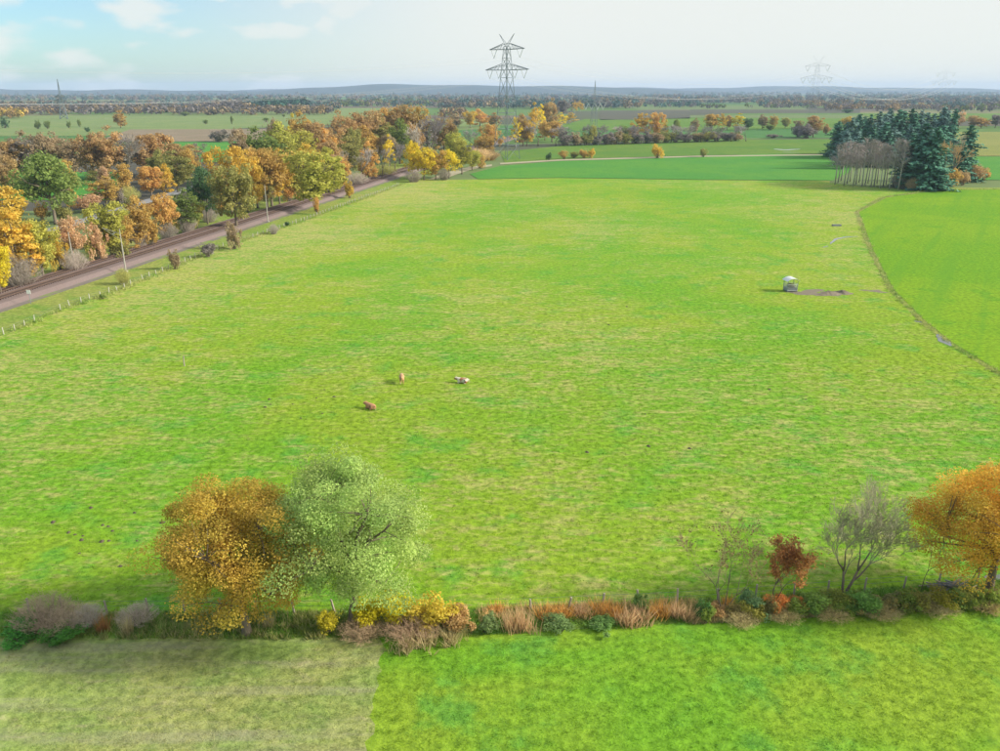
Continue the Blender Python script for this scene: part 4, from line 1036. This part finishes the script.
# molehills
mh = [blob('molehill', 0, 0, .30, .26, .2, M_soil, s_, 0, 9, 3) for s_ in range(3)]
spots = []
r2 = random.Random(4)
for (cx, cy, sx, sy, n, ml) in ((100, 535, 40, 14, 16, 'small dark molehill in the cluster left of the golden oak'), (290, 408, 24, 14, 9, 'small dark molehill left of the three cows'), (720, 400, 130, 40, 8, 'small dark molehill in the open pasture right of the cows'), (560, 300, 100, 25, 5, 'tiny dark molehill in the pasture beyond the cows')):
    for i in range(n): spots.append((r2.gauss(cx, sx), r2.gauss(cy, sy), ml))
for i, q in enumerate(spots):
    o = mh[i] if i < 3 else mh[i % 3].copy()
    if i >= 3: COL.objects.link(o)
    x, y, _ = G(*q[:2]); o.location = (x, y, 0); s_ = r2.uniform(.45, .95); o.scale = (s_, s_, s_); o.rotation_euler = (0, 0, r2.uniform(0, 6))
    tag(o, q[2], 'molehill', 'molehills in the pasture')

# ------------------------------------------------------------------ the hedge in front: two oaks and what grows between
def near_tree(name, px, by, ty, wpx, col, label, seed, nclump, nleaf, leaf, shape, z0, rc=.21, lumps=.4, depth_bias=0.0, bark=None, tr=.32, lean=0.0):
    x, y, _ = G(px, by); h = height_of(px, by, ty); r = wpx * mpp(px, by) * .5
    tm, cm = make_tree(seed, h, r, z0, nclump, nleaf, leaf, shape, rc, tr, lean=lean, lumps=lumps, limbs=9, bark=bark, leafm=M_near)
    return plant(name, [('trunk', tm), ('crown', cm)], (h, 2 * r), (x, y, 0), h, 2 * r, col, label, 'tree', rz=0)
near_tree('oak_tree', 247, 634, 478, 172, (.45, .335, .065), 'golden brown oak standing left of the green oak on the hedge bank', 35, 190, 85000, .078, 'dome', 2.3, rc=.21, lumps=.25, lean=-.3)
near_tree('oak_tree', 353, 625, 462, 190, (.35, .45, .145), 'large sage green oak in the middle of the hedge bank', 36, 150, 85000, .078, 'round', 3.2, rc=.19, lumps=.35, lean=.4)
near_tree('oak_tree', 988, 594, 466, 168, (.58, .39, .07), 'orange leaved tree cut by the right picture edge', 44, 150, 70000, .078, 'round', 2.2, rc=.21, lumps=.25)
# leafless two-stemmed tree
x, y, _ = G(842, 600); h = height_of(842, 600, 504)
tm, cm, _l = make_bare(52, h, .55, 2, 7, .16, .76, nb=(2, 3), minr=.011, lean=.20)
plant('bare_tree', [('trunk', tm), ('crown', cm)], (h, 6), (x, y, 0), h, 5.5, (.26, .25, .17), 'leafless grey two-stemmed tree left of the orange tree', 'tree', rz=.2)
x, y, _ = G(921, 592); h = height_of(921, 592, 530)
tm, cm, _l = make_bare(57, h, .4, 1, 5, .05, .72, nb=(2, 2), minr=.008)
plant('bare_sapling', [('trunk', tm), ('crown', cm)], (h, 3), (x, y, 0), h, 2.4, (.20, .20, .12), 'thin leafless sapling just left of the orange tree', 'tree')
x, y, _ = G(722, 614); h = height_of(722, 614, 543)
tm, cm, lf = make_bare(61, h, .55, 4, 6, .05, .74, nb=(2, 2), minr=.008, lean=.5, leaf=700)
plant('bare_shrub', [('stems', tm), ('crown', cm), ('leaves', lf)], (h, 5), (x, y, 0), h, 5.2, (.27, .22, .09), 'tall sparse tan shrub with thin twigs right of the orange grass', 'shrub', twig=(.26, .20, .13))
x, y, _ = G(773, 604); h = height_of(773, 604, 552)
tm, cm, lf = make_bare(64, h, .5, 3, 5, .05, .74, nb=(2, 3), minr=.009, lean=.4, leaf=4200)
plant('rusty_shrub', [('stems', tm), ('crown', cm), ('leaves', lf)], (h, 3.4), (x, y, 0), h, 3.6, (.52, .25, .095), 'rust red shrub standing between the sparse shrub and the leafless tree', 'shrub', twig=(.22, .12, .08))

def bush(px, by, ty, w, col, label, kind='S', twig=None, cat='bush', name=None, v=0):
    col = tuple(min(.7, q * 1.75) for q in col); twig = tuple(min(.7, q * f_) for q, f_ in zip(twig, (1.55, 1.6, 1.5))) if twig else None; ty = by - (by - ty) * (.76 if kind == 'S' else .78)
    pr = KP[kind][v % len(KP[kind])]; m = mpp(px, by); w *= 1.3 if kind == 'X' else 1.1; h = max(.4, height_of(px, by, ty))
    plant(name or KN[kind][0], pr[0], pr[1], G(px, by), h, w * m, col, label, cat, 'bushes and brambles on the hedge bank', twig=twig)
bush(47, 626, 590, 50, (.20, .16, .12), 'wide leafless brown bush at the left picture edge', 'X', (.24, .185, .145), v=0)
bush(68, 629, 604, 44, (.20, .16, .12), 'low brown twig bush leaning against the wide leafless one', 'X', (.27, .21, .16), v=1)
bush(89, 625, 602, 30, (.20, .18, .17), 'grey leafless bush right of the wide brown one', 'X', (.26, .235, .22), v=2)
bush(138, 622, 603, 34, (.2, .18, .17), 'small grey leafless bush left of the golden oak', 'X', (.28, .24, .21), v=0)
bush(20, 640, 620, 40, (.06, .19, .035), 'low bright green bramble at the bottom of the leftmost bush', v=0)
bush(60, 641, 626, 40, (.06, .17, .03), 'low green bramble under the wide leafless bush', v=1)
bush(330, 632, 605, 26, (.32, .28, .025), 'small yellow-green bush left of the green oak trunk', v=2)
bush(368, 626, 586, 42, (.46, .35, .02), 'bright yellow bush right of the green oak trunk', v=3)
bush(400, 626, 584, 46, (.48, .36, .025), 'second bright yellow bush under the green oak', v=0)
bush(430, 630, 592, 46, (.42, .32, .05), 'yellow-brown bush right of the yellow ones', v=1)
bush(455, 632, 600, 36, (.30, .20, .09), 'brown bush with few yellow leaves ending the thicket', v=2, twig=(.25, .16, .12))
bush(412, 637, 612, 50, (.26, .17, .10), 'brown bramble at the foot of the yellow bushes', 'X', (.25, .165, .12), v=1)
bush(362, 637, 618, 36, (.24, .18, .10), 'brown bramble beside the green oak trunk', 'X', (.22, .16, .11), v=2)
bush(488, 632, 610, 26, (.17, .22, .09), 'pale sage green herb clump left of the first straw tuft', v=3)
bush(640, 612, 592, 20, (.09, .15, .04), 'small dark green bush behind the orange grass', v=0)
bush(560, 630, 617, 30, (.14, .21, .08), 'grey-green bramble below the left orange grass tufts', v=1)
bush(600, 628, 617, 32, (.12, .20, .06), 'green bramble below the middle orange grass tufts', v=2)
bush(702, 618, 594, 24, (.07, .15, .04), 'dark green bush between orange grass and sparse shrub', v=3)
bush(750, 614, 586, 26, (.10, .17, .08), 'blue-green bush at the foot of the sparse shrub', v=0)
bush(776, 614, 594, 26, (.40, .17, .05), 'low orange bush below the rust red shrub', v=1)
bush(797, 612, 596, 26, (.36, .15, .05), 'low reddish bush right below the rust red shrub', v=2)
for i, (px, by, ty, w, c, wd) in enumerate([(815, 612, 588, 34, (0.145, 0.217, 0.051), 'green'), (840, 610, 590, 30, (.17, .19, .04), 'yellow-green'), (866, 612, 584, 34, (0.131, 0.232, 0.058), 'fresh green'), (890, 610, 590, 34, (0.174, 0.174, 0.072), 'dark olive'),
                                            (916, 608, 588, 34, (.16, .16, .04), 'olive'), (940, 606, 586, 34, (.20, .20, .03), 'yellowish'), (964, 604, 586, 32, (0.174, 0.203, 0.051), 'dark green'), (990, 602, 586, 34, (.16, .13, .06), 'brownish')]):
    bush(px, by, ty, w, c, f'{wd} bramble, {ORD[i]} from the left in the low hedge at right', v=i)
r4 = random.Random(15)
for i, px in enumerate(range(706, 1000, 13)):
    by = 622 - (px - 700) * .047 + r4.uniform(-5, 1); c = r4.choice([(.15, .20, .04), (.23, .22, .05), (.27, .22, .08), (.20, .18, .07), (.12, .19, .05), (.30, .20, .09)])
    bush(px, by, by - r4.uniform(13, 24), r4.uniform(16, 30), c, f'low mixed bramble, {ORD[i]} from the left along the front of the right hedge', v=r4.randrange(4))
for i, (px, by, w) in enumerate([(740, 624, 40), (785, 620, 40), (830, 618, 44), (880, 616, 44), (935, 613, 44), (985, 610, 44)]):
    bush(px, by - 2, by - 15, w * .8, (.30, .23, .11), f'brown dead-stem bramble, {ORD[i]} from the left in front of the low hedge', 'X', (.30, .235, .12), v=i)

GC = [make_grassclump(300 + i) for i in range(3)]
def clump(px, by, ty, w, col, label, v):
    m = mpp(px, by); h = max(.4, height_of(px, by, ty)); e = empty('grass_clump', G(px, by), prng.uniform(0, 6)); tag(e, label, 'grass clump', 'dry grass clumps on the hedge bank')
    e.scale = (w * m / 1.15, w * m / 1.15, h / 1.4)
    o = obj('blades', GC[v % 3], e); o.color = (*col, 1)
ORG, PNK, STW = (.70, .40, .11), (.68, .47, .27), (.58, .50, .27)
for i, (px, by, ty, w, c, wd) in enumerate([(103, 632, 612, 14, (.42, .22, .08), 'orange grass clump'), (128, 634, 612, 12, STW, 'straw grass clump'), (496, 612, 601, 16, ORG, 'small orange grass clump'), (512, 630, 606, 20, PNK, 'pinkish grass clump'), (524, 630, 606, 22, PNK, 'pinkish grass clump'), (545, 616, 602, 22, ORG, 'orange grass clump'), (562, 616, 602, 24, ORG, 'orange grass clump'),
      (582, 614, 601, 24, PNK, 'pinkish grass clump'), (598, 612, 598, 24, ORG, 'orange grass clump'), (614, 617, 602, 22, ORG, 'orange grass clump'), (628, 624, 604, 26, PNK, 'pinkish grass clump'), (644, 620, 602, 24, PNK, 'pinkish grass clump'), (660, 616, 600, 24, ORG, 'orange grass clump'), (676, 616, 598, 24, PNK, 'pinkish grass clump'), (688, 618, 600, 20, PNK, 'pinkish grass clump'),
      (728, 606, 594, 14, ORG, 'orange grass clump'), (268, 626, 610, 14, STW, 'straw grass clump'), (425, 646, 628, 26, STW, 'straw grass clump'), (450, 642, 626, 24, STW, 'straw grass clump'), (405, 650, 634, 22, STW, 'straw grass clump')]):
    clump(px, by, ty, w, c, f'{wd}, growing {["at the left end of the bank beside the grey bush", "left of the small grey bush", "left of the first pinkish tufts", "left of a pair on the bank", "right of a pair on the bank", "leftmost of the orange band", "second in the orange band", "third in the orange band", "fourth in the orange band", "fifth in the orange band", "sixth in the orange band", "seventh in the orange band", "eighth in the orange band", "ninth in the orange band", "last of the orange band", "at the foot of the sparse shrub", "beside the golden oak trunk", "below the brown thicket", "at the right end below the thicket", "nearest to the stubble field corner"][i]}', i)

# heap of grey branches and boards under the orange tree
x, y, _ = G(952, 590); e = empty('brushwood_heap', (x, y, 0), .1); tag(e, 'heap of grey branches and boards under the orange tree', 'brushwood heap')
r3 = random.Random(8)
for i in range(46):
    a = r3.uniform(-.5, .5); L = r3.uniform(.8, 2.0); cx, cy = r3.gauss(0, .9), r3.gauss(0, .4); z = max(.08, .75 * math.exp(-(cx * cx) / 1.6 - cy * cy * 2) + r3.uniform(-.25, .1))
    d = Vector((math.cos(a) * L / 2, math.sin(a) * L / 2, r3.uniform(-.25, .25)))
    c = Vector((cx, cy, z)); p_, q_ = c - d, c + d; p_.z = max(p_.z, .04); q_.z = max(q_.z, .04)
    MB().tube([p_, c, q_], [.06, .05, .03], 5).build('branch', M_tarp if i % 3 else M_wood, e)
for i in range(5):
    MB().box((-1.0 + r3.uniform(-.4, .4), r3.uniform(-.4, .4), .12 + i * .07), (1.3, .2, .045), r3.uniform(-.4, .4)).build('board', M_tarp, e)

# ------------------------------------------------------------------ cattle
def skin_mesh(name, verts, edges, rad, mat):
    me = bpy.data.meshes.new(name); me.from_pydata(verts, edges, [])
    o = bpy.data.objects.new(name, me); COL.objects.link(o)
    o.modifiers.new('skin', 'SKIN'); sv = me.skin_vertices[0].data
    for i, r in enumerate(rad): sv[i].radius = r if isinstance(r, tuple) else (r, r); sv[i].use_root = (i == 0)
    ss = o.modifiers.new('sub', 'SUBSURF'); ss.levels = 2; ss.render_levels = 2
    dg = bpy.context.evaluated_depsgraph_get(); ev = o.evaluated_get(dg)
    m2 = bpy.data.meshes.new_from_object(ev); bpy.data.objects.remove(o); bpy.data.meshes.remove(me)
    m2.name = name; m2.materials.clear(); m2.materials.append(mat); m2.polygons.foreach_set('use_smooth', [True] * len(m2.polygons))
    return m2
def cow(loc, rz, pose, mat, label, turn=0.0, graze=False):
    st = pose == 'stand'; zb = .98 if st else .46
    V = [(-.70, 0, zb + .06)]; Rd = [(.32, .33)]; Ed = []
    def add(v, r, p): V.append(v); Rd.append(r); Ed.append((p, len(V) - 1)); return len(V) - 1
    a = add((-.25, 0, zb), (.44, .42), 0); b = add((.25, 0, zb - .01), (.45, .42), a); c = add((.68, 0, zb + .05), (.34, .37), b)
    nz_ = zb + (.12 if graze else .38)
    nz_ = nz_ if st else zb + .20
    n1 = add((.94, turn * .15, nz_), (.20, .23), c)
    hz = .40 if graze and st else zb + (.50 if not graze else .1)
    hz = hz if st else zb + .20
    h1 = add((1.16, turn * .32, hz + .08), (.15, .16), n1); h2 = add((1.36, turn * .45, hz - .06), (.11, .12), h1); add((1.48, turn * .52, hz - .14), (.085, .085), h2)
    for s in (-1, 1): 
        e1 = add((1.14, turn * .3 + s * .20, hz + .20), (.045, .03), h1); add((1.12, turn * .3 + s * .31, hz + .18), (.05, .02), e1)
    t1 = add((-.98, 0, zb + .20), (.05, .05), 0); t2 = add((-1.06, .02, zb - .15), (.03, .03), t1); add((-1.06, .03, max(.12, zb - .55)), (.055, .055), t2)
    if st:
        for s in (-1, 1):
            f1 = add((.62, s * .20, .72), (.13, .13), c); f2 = add((.64, s * .20, .40), (.075, .075), f1); f3 = add((.62, s * .20, .14), (.055, .055), f2); add((.66, s * .20, .03), (.07, .05), f3)
            g1 = add((-.66, s * .22, .76), (.19, .15), 0); g2 = add((-.62, s * .22, .54), (.11, .10), g1); g3 = add((-.80, s * .21, .36), (.07, .07), g2); g4 = add((-.76, s * .21, .12), (.055, .055), g3); add((-.70, s * .21, .03), (.07, .05), g4)
    else:
        for s in (-1, 1):
            f1 = add((.62, s * .26, .24), (.13, .13), c); f2 = add((.84, s * .28, .11), (.08, .08), f1); add((.58, s * .33, .06), (.055, .055), f2)
            g1 = add((-.52, s * .28, .27), (.22, .20), 0); g2 = add((-.16, s * .42, .13), (.10, .10), g1); add((-.50, s * .46, .07), (.06, .06), g2)
    o = obj('cow', skin_mesh('cow', V, Ed, Rd, mat)); o.location = loc; o.rotation_euler = (0, 0, rz); o.scale = (.86, .9, .92)
    return tag(o, label, 'cow', 'cattle in the pasture')
cow(G(402, 383), R(97), 'stand', M_fawn, 'fawn cow standing with its back to the viewer', .3, True)
cow(G(463, 383), R(172), 'lie', M_pied, 'white and brown patched cow lying side-on in the grass', -.3)
cow(G(371, 409), R(140), 'lie', M_brown, 'brown cow lying in the grass, nearest of the three', .3)

# ------------------------------------------------------------------ haze
t = NT('haze_air'); pv = t.new('ShaderNodeVolumePrincipled')
pv.inputs['Color'].default_value = (.54, .70, 1.0, 1); pv.inputs['Density'].default_value = .000085; pv.inputs['Anisotropy'].default_value = .0
ov = t.new('ShaderNodeOutputMaterial'); t.l.new(pv.outputs[0], ov.inputs['Volume'])
hz = MB().box((0, 6900, 68.5), (29000, 15000, 141)).build('haze', MATS['haze_air']); tag(hz, 'thin bluish autumn haze over the whole plain', 'haze', kind='stuff')
